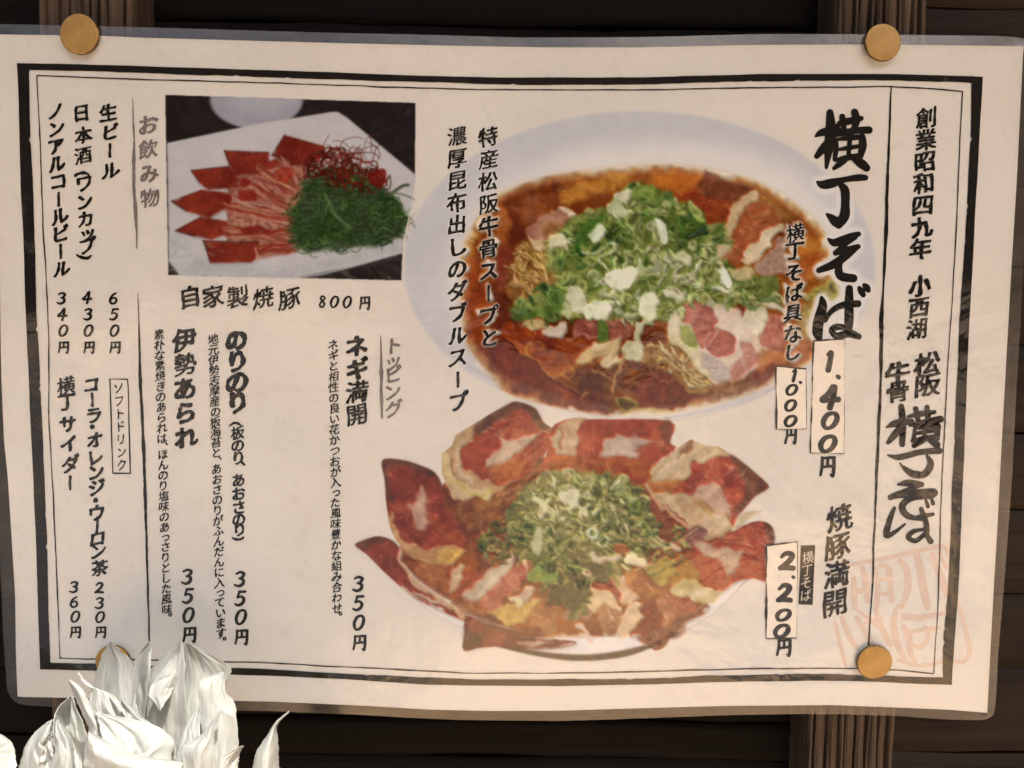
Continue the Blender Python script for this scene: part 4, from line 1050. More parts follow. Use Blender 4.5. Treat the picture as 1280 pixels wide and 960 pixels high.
# pale pork pieces in front
poly(A3([(300, 310), (330, 260), (400, 230), (460, 230), (450, 310), (400, 330)]), (208, 188, 170), (190, 165, 140), 1, 0.8)
poly(A3([(160, 230), (240, 210), (330, 215), (340, 250), (250, 280), (180, 260)]), (204, 178, 128), (180, 145, 95), 0.95, 1.0)
poly(A3([(510, 260), (560, 220), (660, 230), (740, 290), (700, 350), (600, 340), (520, 320)]), (132, 70, 62), (165, 105, 90), 1, 0.8)
line(A3([(480, 350), (560, 310), (640, 330), (720, 330)]), 3, (200, 140, 110), 0.8, 0.8)
poly(A3([(760, 130), (860, 110), (880, 180), (900, 300), (840, 350), (760, 320), (740, 240)]), (140, 78, 66), (172, 118, 96), 1, 0.8)
glints(A3([(760, 130), (860, 110), (880, 300), (760, 320)]), 30, 61, (225, 200, 180), 0.7)
poly(A3([(540, 490), (590, 430), (660, 380), (740, 345), (830, 340), (830, 400), (800, 450), (820, 490), (740, 520), (690, 505), (700, 460), (600, 515)]), (224, 203, 160), (200, 165, 112), 1, 0.9, warp=0.5)
for q in ([(700, 470), (760, 420), (810, 380)], [(720, 500), (780, 450), (820, 420)], [(620, 480), (680, 440), (740, 400)]): line(A3(q), 1.8, (140, 112, 92), 0.65, 0.6, True)
# noodles
def noodles(P, n, seed, a0, spread, ln, cols, w_=(1.8, 3.2)):
    r_ = random.Random(seed)
    for x, y in scatter(P, n, r_):
        a = a0 + r_.uniform(-spread, spread); L_ = r_.uniform(*ln); b_ = r_.uniform(-.35, .35) * L_; ww = r_.uniform(*w_)
        q = [(x - math.cos(a) * L_ / 2, y - math.sin(a) * L_ / 2), (x - math.sin(a) * b_, y + math.cos(a) * b_), (x + math.cos(a) * L_ / 2, y + math.sin(a) * L_ / 2)]
        c = jit(r_.choice(cols), 10, r_)
        line([(p, s_ + 1.4) for p, s_ in q], ww + 0.8, (98, 62, 28), 0.6, 0.5); line(q, ww, c, 0.95, 0.35); line([(p, s_ - .5) for p, s_ in q], ww * .35, tuple(min(255, v * 1.15) for v in c), 0.7, 0.3)
NC = [(202, 164, 104), (186, 146, 86), (214, 180, 122), (170, 128, 70)]
poly([(636, 330), (660, 290), (700, 262), (716, 300), (700, 345), (665, 372), (640, 372)], (120, 78, 34), (150, 104, 52), 0.9, 2)
noodles([(640, 330), (660, 305), (700, 300), (720, 330), (690, 365), (650, 366)], 46, 31, 0.8, 0.8, (14, 32), NC)
poly(A1([(180, 480), (300, 370), (420, 330), (530, 370), (530, 470), (400, 490), (300, 540)]), (158, 104, 86), (182, 134, 110), 1, 0.8)
poly(A1([(300, 450), (420, 420), (500, 440), (480, 490), (370, 500)]), (150, 100, 60), (170, 120, 70), 0.9, 1)
veins(A1([(180, 480), (300, 370), (420, 330), (530, 370), (530, 470), (300, 540)]), 18, 33, (215, 175, 145), 0.9, 0.6)
poly(A1([(430, 320), (500, 310), (540, 370), (520, 400), (460, 350)]), (230, 206, 184), (214, 180, 150), 1, 1.0)
poly(A1([(200, 500), (260, 530), (330, 520), (320, 600), (260, 600)]), (216, 186, 146), (196, 156, 106), 0.95, 0.8)
noodles(A1([(150, 640), (330, 640), (420, 720), (330, 830), (180, 820)]), 26, 35, 0.7, 0.4, (14, 30), NC)
line(A1([(190, 600), (110, 680), (130, 760), (170, 830)]), 3, (206, 160, 110), 0.9)
poly([(800, 436), (840, 432), (880, 448), (915, 480), (900, 494), (860, 488), (825, 462), (800, 455)], (140, 100, 52), (170, 130, 78), 0.95, 1.5)
noodles([(800, 436), (840, 434), (880, 450), (910, 482), (880, 488), (830, 462)], 34, 36, 0.6, 0.35, (20, 44), [(196, 172, 122), (178, 148, 96), (206, 184, 140), (158, 126, 74)], (1.8, 3.6))
# big pink slice, lower right
poly(A4([(160, 110), (330, 95), (420, 90), (520, 140), (620, 230), (720, 330), (830, 430), (760, 480), (600, 590), (500, 640), (420, 640), (330, 560), (240, 460), (180, 380), (120, 330), (50, 160), (50, 90)]), (228, 208, 188), (214, 186, 162), 1, 0.9)
poly(A4([(40, 90), (140, 100), (200, 260), (260, 390), (420, 560), (440, 620), (320, 560), (180, 420), (110, 360), (90, 220)]), (226, 212, 180), (206, 190, 140), 0.95, 1.0)
poly(A4([(165, 115), (320, 105), (425, 205), (405, 250), (340, 395), (290, 380), (220, 260)]), (166, 94, 84), (186, 122, 108), 1, 0.7); veins(A4([(165, 115), (320, 105), (425, 205), (340, 395), (220, 260)]), 20, 41, (222, 170, 160), 0.9, 0.6)
ell(*A4([(440, 362)])[0], 18.5, 17, (164, 84, 76), (178, 104, 92), 1, 0.6, -0.5); line(A4([(345, 415), (400, 320), (440, 270)]), 1.6, (226, 190, 178), 0.8)
ell(*A4([(440, 362)])[0], 20, 18.5, (226, 190, 178), None, 0.6, 0.5, -0.5, 1.4)
poly(A4([(560, 365), (640, 390), (705, 455), (690, 500), (600, 570), (500, 620), (470, 580), (520, 500), (570, 440)]), (160, 100, 88), (186, 134, 120), 1, 0.8); veins(A4([(560, 365), (705, 455), (600, 570), (500, 620), (520, 500)]), 20, 43, (220, 180, 165), 0.9, 0.7)
poly(A4([(305, 450), (350, 440), (470, 520), (500, 600), (460, 640), (380, 590), (330, 520)]), (156, 138, 132), (176, 160, 150), 1, 0.8)
poly(A4([(750, 205), (845, 195), (845, 420), (790, 428), (735, 385), (698, 310)]), (164, 88, 74), (186, 118, 100), 1, 0.8); veins(A4([(750, 205), (845, 195), (845, 420), (735, 385)]), 16, 44, (214, 164, 146), 0.9, 0.6)
poly(A4([(590, 110), (660, 90), (740, 120), (750, 205), (698, 300), (640, 270), (590, 220)]), (204, 194, 164), (216, 204, 180), 1, 0.8)
poly(A4([(720, 420), (830, 430), (860, 500), (790, 520), (700, 560), (680, 520)]), (196, 134, 76), (176, 100, 52), 0.9, 1.5)
poly(A4([(690, 560), (790, 510), (790, 590), (700, 640), (640, 640)]), (112, 36, 24), (140, 60, 34), 0.9, 1.8)
poly(A4([(420, 640), (600, 600), (700, 640), (620, 700), (400, 760), (320, 740)]), (120, 74, 42), (150, 104, 62), 0.85, 2)
poly(A4([(680, 70), (740, 60), (860, 130), (850, 160), (740, 110)]), (222, 212, 186), None, 0.9, 0.8)
poly(A4([(490, 80), (570, 80), (590, 160), (540, 140)]), (150, 66, 52), None, 0.9, 0.8)
poly(A4([(880, 380), (990, 340), (1020, 380), (980, 480), (880, 500)]), (170, 96, 66), (196, 130, 90), 0.8, 2)
# scallions
MOUND1 = [(688, 300), (716, 268), (752, 262), (768, 244), (794, 226), (820, 234), (848, 248), (872, 262), (880, 280), (902, 280), (916, 305), (904, 322), (930, 345), (968, 350), (972, 372), (940, 384), (900, 378), (864, 378), (830, 396), (796, 398), (760, 396), (724, 396), (690, 396), (650, 396), (636, 384), (664, 366), (696, 350), (680, 330)]
poly(MOUND1, (96, 112, 46), (140, 152, 76), 1, 2.0, True, 0.5, 2.2, warp=1.5)
def sh1(x, y):
    d = 0.42
    for cx, cy, r_, s_ in ((752, 305, 34, .55), (856, 285, 30, .5), (800, 240, 20, .3), (690, 380, 34, .4), (780, 255, 22, -.35), (770, 350, 34, -.4), (880, 350, 38, -.28), (830, 320, 26, -.25), (705, 345, 26, -.1), (920, 365, 30, .15)):
        d += s_ * math.exp(-((x - cx) ** 2 + (y - cy) ** 2) / r_ ** 2)
    return d
PAL1 = [(206, 206, 160), (190, 196, 128), (178, 186, 106), (148, 164, 82), (118, 142, 66), (88, 122, 58), (64, 100, 48)]
scallions(MOUND1, 560, 51, PAL1, 1.0, sh1)
poly(A1([(880, 220), (960, 160), (1060, 170), (1060, 260), (980, 270)]), (118, 144, 56), (140, 164, 76), 0.9, 0.6); ell(*A1([(1000, 225)])[0], 9, 8, (160, 178, 90), None, 0.7, 0.5, 0, 2)
poly(A1([(540, 520), (620, 400), (700, 370), (660, 460), (600, 560), (560, 600)]), (76, 112, 44), (92, 128, 56), 0.9, 0.6)
poly(A1([(640, 480), (680, 430), (706, 450), (690, 535), (660, 540), (628, 505)]), (206, 216, 176), (220, 228, 196), 0.95, 0.5)
poly(A1([(710, 770), (800, 730), (940, 722), (930, 770), (890, 850), (780, 862), (740, 820)]), (218, 222, 180), (232, 232, 204), 1, 0.6)
poly(A1([(350, 560), (380, 500), (440, 488), (490, 500), (480, 560), (400, 600)]), (210, 200, 150), (222, 214, 176), 1, 0.6)
line(A1([(1080, 400), (1110, 470), (1130, 560)]), 11, (206, 214, 184), 0.95, 0.6, True); line(A1([(1075, 400), (1105, 460)]), 3, (234, 236, 216), 0.9, 0.5)
line(A1([(590, 610), (700, 605), (760, 570), (800, 580), (790, 620), (710, 650), (720, 700), (745, 720)]), 2.2, (206, 224, 170), 0.95, 0.4)
line(A1([(870, 610), (900, 580), (950, 590), (970, 630)]), 1.8, (196, 214, 140), 0.9, 0.4)
poly(A1([(1170, 650), (1240, 620), (1280, 640), (1280, 700), (1200, 690)]), (206, 204, 146), (220, 216, 170), 0.95, 0.6)
poly(A1([(780, 220), (860, 205), (900, 240), (870, 290), (800, 260)]), (222, 214, 180), None, 0.9, 0.8); poly(A1([(740, 320), (800, 270), (880, 340), (860, 380), (780, 370)]), (196, 206, 160), (176, 190, 130), 0.9, 0.8)
poly(A3([(460, 40), (520, 0), (600, 40), (610, 120), (560, 180), (500, 150)]), (204, 200, 152), (222, 218, 180), 1, 0.6)
poly(A3([(580, 170), (610, 110), (690, 85), (750, 110), (745, 190), (690, 218), (610, 210)]), (210, 214, 168), (224, 226, 190), 1, 0.6)
poly(A3([(410, 140), (450, 90), (500, 150), (500, 200), (460, 210)]), (190, 196, 130), (206, 208, 150), 1, 0.6)
poly(A3([(950, 150), (960, 70), (1010, 30), (1075, 60), (1070, 170), (1020, 205), (970, 190)]), (226, 226, 200), (212, 210, 160), 1, 0.7)
poly(A3([(930, 215), (1015, 220), (960, 372), (912, 350)]), (196, 198, 168), (176, 184, 130), 0.95, 0.7, False)
poly(A3([(840, 410), (870, 360), (970, 370), (985, 430), (920, 500), (850, 470)]), (192, 194, 140), (210, 204, 168), 0.95, 0.9)
poly(A3([(690, 215), (740, 220), (745, 320), (700, 350), (680, 300)]), (86, 118, 44), (110, 140, 60), 0.95, 0.6)
ell(*A3([(390, 70)])[0], 12, 11, (98, 132, 54), (70, 104, 40), 0.95, 0.5); ell(*A3([(392, 68)])[0], 12, 11, (160, 184, 100), None, 0.8, 0.4, 0.4, 1.6); ell(*A3([(396, 66)])[0], 7.5, 7, (140, 166, 84), None, 0.8, 0.4, 0.4, 1.4)
poly(A3([(110, 190), (260, 150), (420, 110), (430, 140), (300, 190), (150, 215)]), (74, 104, 36), (96, 126, 50), 0.9, 0.8)
poly(A3([(1100, 10), (1180, 20), (1240, 60), (1200, 75), (1120, 50)]), (216, 216, 176), None, 0.95, 0.5)
poly(A4([(150, 300), (180, 240), (230, 290), (280, 370), (260, 410), (190, 370)]), (128, 142, 62), (150, 160, 80), 0.95, 0.6)
poly(A2([(680, 830), (740, 770), (820, 790), (840, 860), (760, 880)]), (104, 116, 52), (126, 136, 70), 0.95, 0.7)
poly(A2([(500, 740), (560, 700), (640, 720), (640, 790), (540, 800)]), (186, 168, 120), (206, 188, 146), 0.9, 0.8)
poly(A2([(430, 740), (460, 720), (510, 820), (480, 860), (440, 800)]), (226, 226, 210), None, 0.95, 0.6)
poly(A2([(380, 590), (440, 570), (480, 600), (460, 650), (400, 670)]), (216, 192, 160), (196, 160, 130), 0.9, 0.7)

# ---- bowl two ------------------------------------------------------
poly([(600, 800), (640, 814), (690, 824), (730, 827), (780, 822), (820, 808), (850, 790), (820, 790), (700, 800)], (70, 56, 40), (84, 66, 46), 1, 1.0)
poly([(505, 735), (540, 764), (582, 786), (620, 802), (680, 815), (740, 818), (800, 808), (850, 788), (890, 765), (920, 740), (940, 722), (905, 715), (830, 760), (700, 790), (600, 775), (530, 735)], (226, 218, 212), (214, 206, 204), 1, 1.0)
line([(505, 737), (540, 766), (580, 787)], 1.2, (150, 130, 118), 0.8, 0.5); line([(850, 792), (890, 768), (912, 748), (936, 722)], 1.2, (150, 132, 126), 0.8, 0.5)
poly([(520, 640), (560, 600), (620, 575), (720, 570), (820, 580), (890, 620), (920, 680), (905, 735), (860, 770), (800, 790), (720, 796), (640, 788), (570, 756), (500, 700)], (116, 58, 30), (152, 88, 42), 1, 1.5, True, 0.45, 2.2)
meat(B3([(15, 100), (60, 70), (150, 45), (230, 70), (280, 130), (300, 240), (380, 320), (520, 420), (650, 510), (645, 530), (480, 460), (330, 380), (190, 260), (90, 160)]), (148, 66, 50), (118, 52, 40), 71,
     rind=[B3([(15, 100), (60, 65), (150, 45), (240, 72), (255, 95), (150, 80), (90, 110), (50, 125)])], sm=False)
line(B3([(275, 130), (300, 230), (360, 310), (500, 410), (640, 505)]), 7, (206, 160, 126), 0.95, 1.0); line(B3([(300, 345), (400, 400), (520, 450)]), 5, (214, 186, 160), 0.9, 1.0)
line(B3([(330, 350), (440, 430), (560, 470)]), 1.5, (120, 70, 50), 0.7, 0.8)
poly(B3([(290, 150), (360, 200), (560, 230), (640, 330), (600, 400), (540, 410), (400, 320), (330, 250)]), (138, 74, 44), (166, 106, 64), 0.9, 1.2)
S1P = B1([(172, 342), (290, 342), (400, 375), (470, 410), (510, 470), (540, 560), (600, 690), (640, 780), (640, 860), (560, 930), (440, 935), (330, 890), (230, 760), (195, 600), (185, 460)])
meat(S1P, (154, 68, 48), (122, 50, 36), 72, fat=[B1([(365, 515), (410, 495), (415, 580), (445, 640), (430, 700), (400, 750), (360, 690), (340, 640), (300, 580), (355, 610)])],
     rind=[B1([(172, 342), (290, 338), (400, 372), (475, 410), (515, 475), (470, 450), (380, 410), (280, 385), (215, 400), (215, 500), (240, 600), (200, 560), (183, 450)])], sm=False, fatc=(214, 160, 138))
poly(B1([(205, 640), (250, 710), (290, 790), (420, 850), (640, 840), (625, 890), (540, 945), (430, 935), (310, 870), (230, 760)]), (196, 152, 112), (178, 128, 82), 1, 1.0)
poly(B1([(500, 870), (640, 845), (620, 895), (540, 925), (480, 915)]), (204, 146, 66), (214, 166, 90), 0.9, 1.0); line(B1([(300, 850), (400, 895), (560, 890)]), 1.6, (150, 96, 60), 0.7, 0.8)
poly(B1([(430, 640), (520, 690), (620, 760), (650, 830), (560, 820), (460, 720)]), (168, 88, 44), (150, 70, 36), 0.8, 2)
poly(B1([(520, 560), (700, 590), (900, 520), (1000, 560), (860, 700), (760, 720), (640, 720)]), (120, 66, 34), (158, 106, 60), 0.95, 2)
S2P = B1([(930, 5), (1050, 45), (1100, 130), (1150, 165), (1110, 300), (1000, 430), (880, 500), (800, 540), (650, 580), (560, 520), (510, 420), (510, 310), (570, 260), (590, 200), (720, 120), (820, 60)])
poly(S2P, (198, 164, 128), (180, 138, 98), 1, 0.5, False); veins(S2P, 60, 171, (160, 104, 78), 1.4, 0.5); veins(S2P, 40, 172, (222, 192, 162), 1.2, 0.5)
meat(B1([(700, 170), (760, 110), (860, 50), (930, 8), (1045, 45), (1095, 130), (1145, 170), (1110, 300), (1000, 420), (880, 480), (780, 470), (700, 430), (640, 360), (630, 280), (690, 220)]), (168, 78, 54), (134, 58, 42), 73,
     fat=[B1([(780, 380), (800, 320), (850, 270), (845, 215), (880, 250), (940, 235), (990, 200), (1040, 215), (960, 300), (900, 350), (840, 385)])],
     rind=[B1([(700, 150), (820, 60), (930, 5), (1050, 45), (1100, 130), (1140, 165), (1080, 170), (1010, 80), (920, 60), (840, 110), (760, 170), (710, 190)])], sm=False, fatc=(226, 182, 160), rindc=(106, 78, 62))
line(B1([(750, 180), (790, 150), (830, 155)]), 1.4, (220, 170, 140), 0.8); line(B1([(850, 95), (900, 110), (1000, 50)]), 1.2, (206, 130, 100), 0.8); line(B1([(1020, 215), (1080, 180), (1150, 170)]), 3, (222, 176, 146), 0.85, 0.8)
poly(B1([(780, 390), (880, 370), (960, 340), (1000, 400), (880, 470), (790, 450)]), (176, 98, 38), (160, 80, 34), 0.85, 2)
line(B1([(530, 310), (540, 400), (590, 480), (680, 530), (790, 540)]), 8, (204, 176, 128), 0.9, 1.2); line(B1([(550, 330), (570, 420), (640, 490)]), 3, (136, 88, 66), 0.7, 0.9); line(B1([(600, 300), (620, 400), (690, 480)]), 5, (214, 178, 152), 0.8, 1)
line(B1([(590, 480), (700, 550), (800, 525)]), 5, (186, 160, 96), 0.8, 1)
S3P = [(689, 536), (700, 527), (720, 522), (741.6, 524), (838, 526), (838, 553), (846, 560), (823, 577), (814, 584), (809, 600), (796, 604), (755, 596), (733, 588), (700, 588), (680, 588), (684, 562)]
meat(S3P, (176, 82, 54), (144, 62, 44), 74, fat=[[(752.5, 561), (763, 551), (783, 546), (807, 549), (833, 556), (803, 564), (790, 573), (765, 571), (752, 570)]], rind=[[(828, 526), (839, 526), (839, 554), (826, 550)]], sm=False, fatc=(226, 186, 168), rindc=(118, 70, 48), vn=22)
poly([(696, 536), (702, 528), (722, 522), (734, 524), (722, 540), (720, 567), (704, 571), (690, 566)], (208, 176, 146), (190, 146, 112), 1, 0.8); line([(703, 532), (704, 548), (698, 562)], 3.5, (146, 92, 70), 0.8, 0.9)
poly([(690, 574), (730, 570), (770, 574), (818, 578), (812, 592), (800, 603), (755, 595), (700, 590), (682, 588)], (170, 92, 36), (146, 66, 32), 0.95, 1.8)
poly([(796, 556), (830, 552), (845, 560), (822, 576), (800, 574)], (172, 76, 50), (120, 66, 46), 0.85, 1.2)
poly(B2([(480, 480), (640, 540), (840, 600), (980, 700), (940, 830), (760, 850), (600, 800), (520, 650)]), (120, 58, 36), (156, 92, 60), 1, 1.5)
S4P = B2([(750, 225), (820, 255), (910, 265), (980, 310), (1080, 380), (1190, 480), (1185, 510), (1120, 550), (1050, 630), (980, 740), (900, 830), (800, 780), (740, 700), (640, 640), (560, 590), (480, 490), (510, 440), (530, 370), (640, 300), (700, 250)])
poly(S4P, (206, 178, 142), (186, 148, 110), 1, 0.6, False); veins(S4P, 60, 173, (166, 112, 84), 1.4, 0.5); veins(S4P, 40, 174, (226, 200, 172), 1.2, 0.5)
meat(B2([(690, 470), (740, 400), (780, 365), (880, 330), (980, 315), (1080, 385), (1190, 480), (1180, 515), (1120, 550), (1050, 630), (990, 720), (940, 640), (900, 560), (800, 520), (740, 540), (620, 530), (600, 480)]), (172, 72, 48), (140, 56, 40), 75,
     fat=[B2([(760, 545), (790, 490), (850, 470), (905, 485), (960, 555), (985, 610), (968, 680), (945, 640), (870, 640), (820, 620), (780, 580)])],
     rind=[B2([(980, 305), (1080, 380), (1190, 480), (1185, 515), (1110, 560), (1050, 630), (1010, 680), (1040, 560), (1060, 470), (1000, 380)])], sm=False, fatc=(218, 168, 146), rindc=(112, 74, 58))
poly(B2([(700, 270), (745, 225), (760, 240), (720, 300), (680, 340), (670, 310)]), (128, 86, 60), None, 0.9, 0.8); line(B2([(560, 420), (640, 360), (700, 320)]), 4, (226, 196, 164), 0.8, 0.9)
poly(B2([(520, 450), (640, 450), (700, 470), (640, 530), (540, 530), (500, 490)]), (184, 120, 56), (164, 92, 44), 0.9, 1.5)
for q in ([(960, 360), (990, 400), (960, 440)], [(1060, 370), (1050, 420), (1010, 450)], [(880, 340), (860, 400), (830, 430)]): line(B2(q), 1.6, (224, 160, 130), 0.7, 0.6)
MX = B2([(470, 490), (560, 560), (640, 650), (740, 720), (760, 800), (700, 830), (600, 800), (540, 700)])
line(B2([(480, 490), (560, 600), (640, 660), (740, 720), (830, 690)]), 4.5, (206, 154, 118), 0.9, 0.8); line(B2([(560, 540), (660, 620), (730, 700)]), 3, (212, 170, 134), 0.85, 0.8)
poly(B2([(740, 700), (780, 650), (860, 640), (870, 690), (830, 720), (740, 740)]), (216, 176, 142), (190, 146, 106), 0.95, 0.8)
poly(B2([(720, 760), (780, 720), (850, 740), (800, 820), (720, 830), (700, 790)]), (118, 80, 78), (140, 96, 84), 0.95, 0.9)
poly(B2([(590, 740), (640, 720), (700, 760), (690, 800), (620, 800)]), (122, 70, 40), (140, 84, 50), 0.95, 1)
poly(B2([(540, 780), (590, 770), (620, 810), (690, 820), (690, 850), (610, 860), (550, 830)]), (214, 184, 150), None, 0.95, 0.8)
poly(B2([(760, 540), (850, 600), (860, 660), (800, 640), (780, 600)]), (190, 150, 96), (150, 110, 60), 0.8, 1)
meat(B2([(930, 780), (1060, 710), (1150, 690), (1215, 725), (1230, 830), (1230, 1030), (1170, 1040), (1090, 1020), (1000, 1040), (930, 1090), (850, 1060), (790, 990), (740, 870), (800, 830)]), (170, 74, 48), (142, 58, 42), 76,
     fat=[B2([(750, 830), (860, 820), (1000, 860), (1060, 850), (1020, 960), (960, 1010), (900, 920), (820, 870)])], rind=[B2([(1160, 700), (1220, 725), (1235, 830), (1235, 1030), (1190, 1035), (1200, 850), (1180, 760)])], sm=False, fatc=(208, 164, 140))
poly(B2([(1000, 700), (1060, 640), (1165, 630), (1120, 660), (1060, 700), (990, 745)]), (206, 184, 158), (186, 158, 124), 0.95, 0.9)
poly(B4([(540, 560), (620, 520), (700, 540), (720, 600), (640, 640)]), (120, 50, 30), None, 0.8, 2)
# pile of slices in the lower half
poly(B3([(540, 220), (640, 230), (760, 240), (740, 330), (640, 400), (560, 380), (540, 340)]), (150, 68, 44), (172, 92, 60), 0.95, 1.0)
poly(B3([(555, 240), (640, 215), (630, 290), (590, 370), (550, 350)]), (222, 184, 152), (206, 160, 124), 1, 0.8)
meat(B3([(640, 390), (740, 300), (850, 230), (920, 140), (990, 110), (1020, 200), (960, 330), (880, 400), (780, 500), (700, 500)]), (156, 76, 62), (182, 110, 88), 77, fat=[B3([(640, 385), (740, 280), (850, 225), (922, 140), (900, 230), (830, 320), (760, 380), (690, 410)])], sm=False, fatc=(224, 192, 164))
line(B3([(950, 210), (955, 180), (985, 180), (985, 230)]), 1.8, (226, 190, 140), 0.9)
poly(B3([(560, 420), (680, 420), (780, 460), (760, 520), (660, 500), (600, 470)]), (140, 76, 42), (168, 108, 66), 0.9, 1)
poly(B3([(770, 500), (850, 440), (920, 430), (1080, 410), (1060, 450), (1000, 500), (900, 570), (840, 540)]), (184, 144, 74), (198, 164, 98), 1, 0.8)
poly(B3([(905, 390), (935, 375), (975, 430), (945, 460)]), (226, 212, 160), None, 1, 0.5, False); poly(B3([(930, 390), (1010, 330), (1040, 350), (990, 420)]), (216, 190, 174), (196, 160, 140), 0.95, 0.7)
poly(B3([(1040, 460), (1120, 420), (1190, 500), (1170, 620), (1060, 600), (1010, 540)]), (132, 78, 46), (166, 116, 78), 0.95, 1.0)
poly(B3([(680, 520), (780, 500), (900, 580), (1040, 560), (1120, 620), (900, 610), (760, 560)]), (92, 42, 24), (110, 56, 32), 0.9, 1.5)
poly(B4([(40, 440), (120, 410), (180, 450), (180, 520), (80, 530), (20, 500)]), (150, 108, 92), (170, 130, 112), 0.95, 0.8)
poly(B4([(60, 400), (110, 360), (170, 345), (280, 380), (340, 450), (300, 480), (240, 460), (200, 500), (150, 440)]), (214, 184, 148), (196, 158, 118), 1, 0.8)
poly(B4([(170, 310), (260, 270), (350, 270), (440, 370), (460, 410), (380, 440), (300, 380), (190, 340)]), (218, 180, 148), (200, 150, 120), 1, 0.8)
poly(B4([(190, 330), (240, 297), (300, 315), (350, 370), (350, 400), (280, 385)]), (152, 66, 48), (134, 54, 40), 1, 0.7)
poly(B4([(230, 480), (280, 450), (350, 480), (360, 580), (300, 620), (230, 570)]), (140, 92, 66), (166, 122, 92), 0.95, 0.8)
line(B4([(280, 460), (300, 510), (240, 560)]), 2, (206, 170, 136), 0.8)
poly(B4([(330, 620), (350, 500), (440, 430), (478, 450), (450, 550), (390, 620)]), (224, 194, 164), (206, 168, 132), 1, 0.8)
meat(B4([(400, 620), (460, 540), (480, 440), (560, 420), (590, 500), (580, 570), (460, 610)]), (140, 56, 36), (116, 42, 28), 78, sm=False, vn=8)
poly(B4([(555, 420), (600, 400), (700, 470), (710, 500), (580, 570), (590, 500)]), (206, 160, 126), (150, 86, 60), 0.9, 0.8)
poly(B4([(590, 390), (640, 360), (720, 420), (700, 480), (640, 470)]), (128, 66, 42), (160, 96, 64), 0.95, 0.8); veins(B4([(590, 390), (640, 360), (720, 420), (700, 480)]), 12, 79, (210, 170, 140), 0.9, 0.7)
poly(B4([(620, 350), (680, 290), (740, 280), (860, 350), (930, 350), (920, 390), (850, 440), (740, 400), (690, 390)]), (212, 190, 158), (192, 168, 112), 1, 0.9)
poly(B4([(690, 400), (740, 395), (780, 440), (770, 470), (710, 480)]), (150, 72, 60), (170, 96, 80), 0.95, 0.7)
poly(B4([(360, 190), (420, 240), (520, 310), (600, 370), (480, 400), (430, 350), (360, 280)]), (136, 74, 40), (170, 112, 60), 0.95, 1)
poly(B4([(700, 200), (740, 160), (790, 220), (800, 290), (700, 280), (640, 320), (650, 240)]), (190, 126, 40), (150, 110, 44), 0.95, 1.2)
poly(B4([(500, 220), (560, 160), (640, 190), (640, 260), (580, 330), (500, 260)]), (150, 130, 50), (170, 150, 70), 0.95, 0.9)
line(B4([(420, 250), (480, 220), (540, 150)]), 2, (216, 190, 140), 0.9); line(B4([(500, 330), (560, 380), (640, 400)]), 1.6, (200, 150, 100), 0.8)
line(B4([(110, 560), (140, 610), (180, 650)]), 5, (220, 190, 176), 0.95, 0.8)
meat(B3([(650, 510), (700, 510), (740, 550), (860, 590), (1040, 625), (1280, 650), (1180, 685), (1000, 690), (840, 680), (720, 690), (635, 700), (640, 600)]), (132, 62, 48), (96, 52, 46), 80, fat=[B3([(970, 660), (1060, 640), (1160, 655), (1060, 672), (990, 680)])], rind=[B3([(640, 560), (690, 600), (760, 650), (720, 690), (635, 700)])], sm=False, rindc=(92, 54, 48), vn=12)
meat(B4([(440, 625), (580, 575), (730, 500), (850, 445), (820, 490), (720, 540), (640, 620), (600, 680), (545, 702), (500, 670)]), (134, 76, 60), (108, 62, 50), 81, sm=False, vn=8)
MOUND2 = [(654, 612), (676, 592), (704, 588), (744, 590), (782, 602), (806, 622), (816, 645), (826, 660), (818, 680), (800, 692), (776, 702), (762, 722), (738, 732), (736, 758), (716, 766), (694, 744), (672, 722), (664, 704), (650, 694), (640, 676), (634, 660), (640, 636)]
scallions([(600, 690), (592, 680), (610, 660), (640, 640), (660, 650), (660, 700), (630, 706)], 46, 53, [(176, 170, 96), (140, 138, 70), (108, 110, 52), (84, 92, 42)], 0.8, lambda x, y: 0.5)
scallions([(800, 680), (850, 650), (856, 668), (850, 720), (810, 712)], 30, 54, [(176, 170, 96), (140, 138, 70), (108, 110, 52)], 0.7, lambda x, y: 0.5)
poly(MOUND2, (92, 96, 40), (128, 128, 62), 1, 2.0, True, 0.5, 2.2, warp=1.5)
def sh2(x, y):
    d = 0.40
    for cx, cy, r_, s_ in ((715, 745, 30, .55), (730, 710, 34, .3), (820, 640, 26, .2), (700, 610, 40, -.22), (615, 690, 30, .1), (770, 615, 30, -.05), (675, 640, 20, -.12), (650, 670, 24, .18)):
        d += s_ * math.exp(-((x - cx) ** 2 + (y - cy) ** 2) / r_ ** 2)
    return d
PAL2 = [(216, 208, 156), (196, 190, 118), (168, 166, 90), (144, 148, 74), (118, 128, 60), (92, 108, 48), (64, 84, 38)]
scallions(MOUND2, 640, 52, PAL2, 0.85, sh2)
poly(B1([(1185, 550), (1220, 520), (1280, 515), (1280, 590), (1210, 590)]), (214, 212, 160), (228, 224, 180), 0.95, 0.5); line(B1([(1020, 540), (1080, 590), (1150, 625)]), 4.5, (218, 216, 158), 0.95, 0.4, True)
poly(B2([(0, 550), (40, 520), (100, 520), (100, 570), (40, 595), (0, 580)]), (214, 212, 166), None, 0.95, 0.6); ell(*B2([(120, 643)])[0], 7, 8, (206, 204, 140), (222, 220, 170), 0.95, 0.5)
ell(*B2([(140, 455)])[0], 12, 8, (180, 186, 96), None, 0.9, 0.5, 0, 2.6); line(B1([(1080, 740), (1060, 830), (1065, 880)]), 13, (198, 194, 140), 0.9, 0.6, True)
ell(*B2([(185, 758)])[0], 8, 7, (196, 208, 176), None, 0.9, 0.5, 0, 3); ell(*B2([(250, 800)])[0], 8, 6, (190, 204, 150), None, 0.9, 0.5, -.6, 2.5)
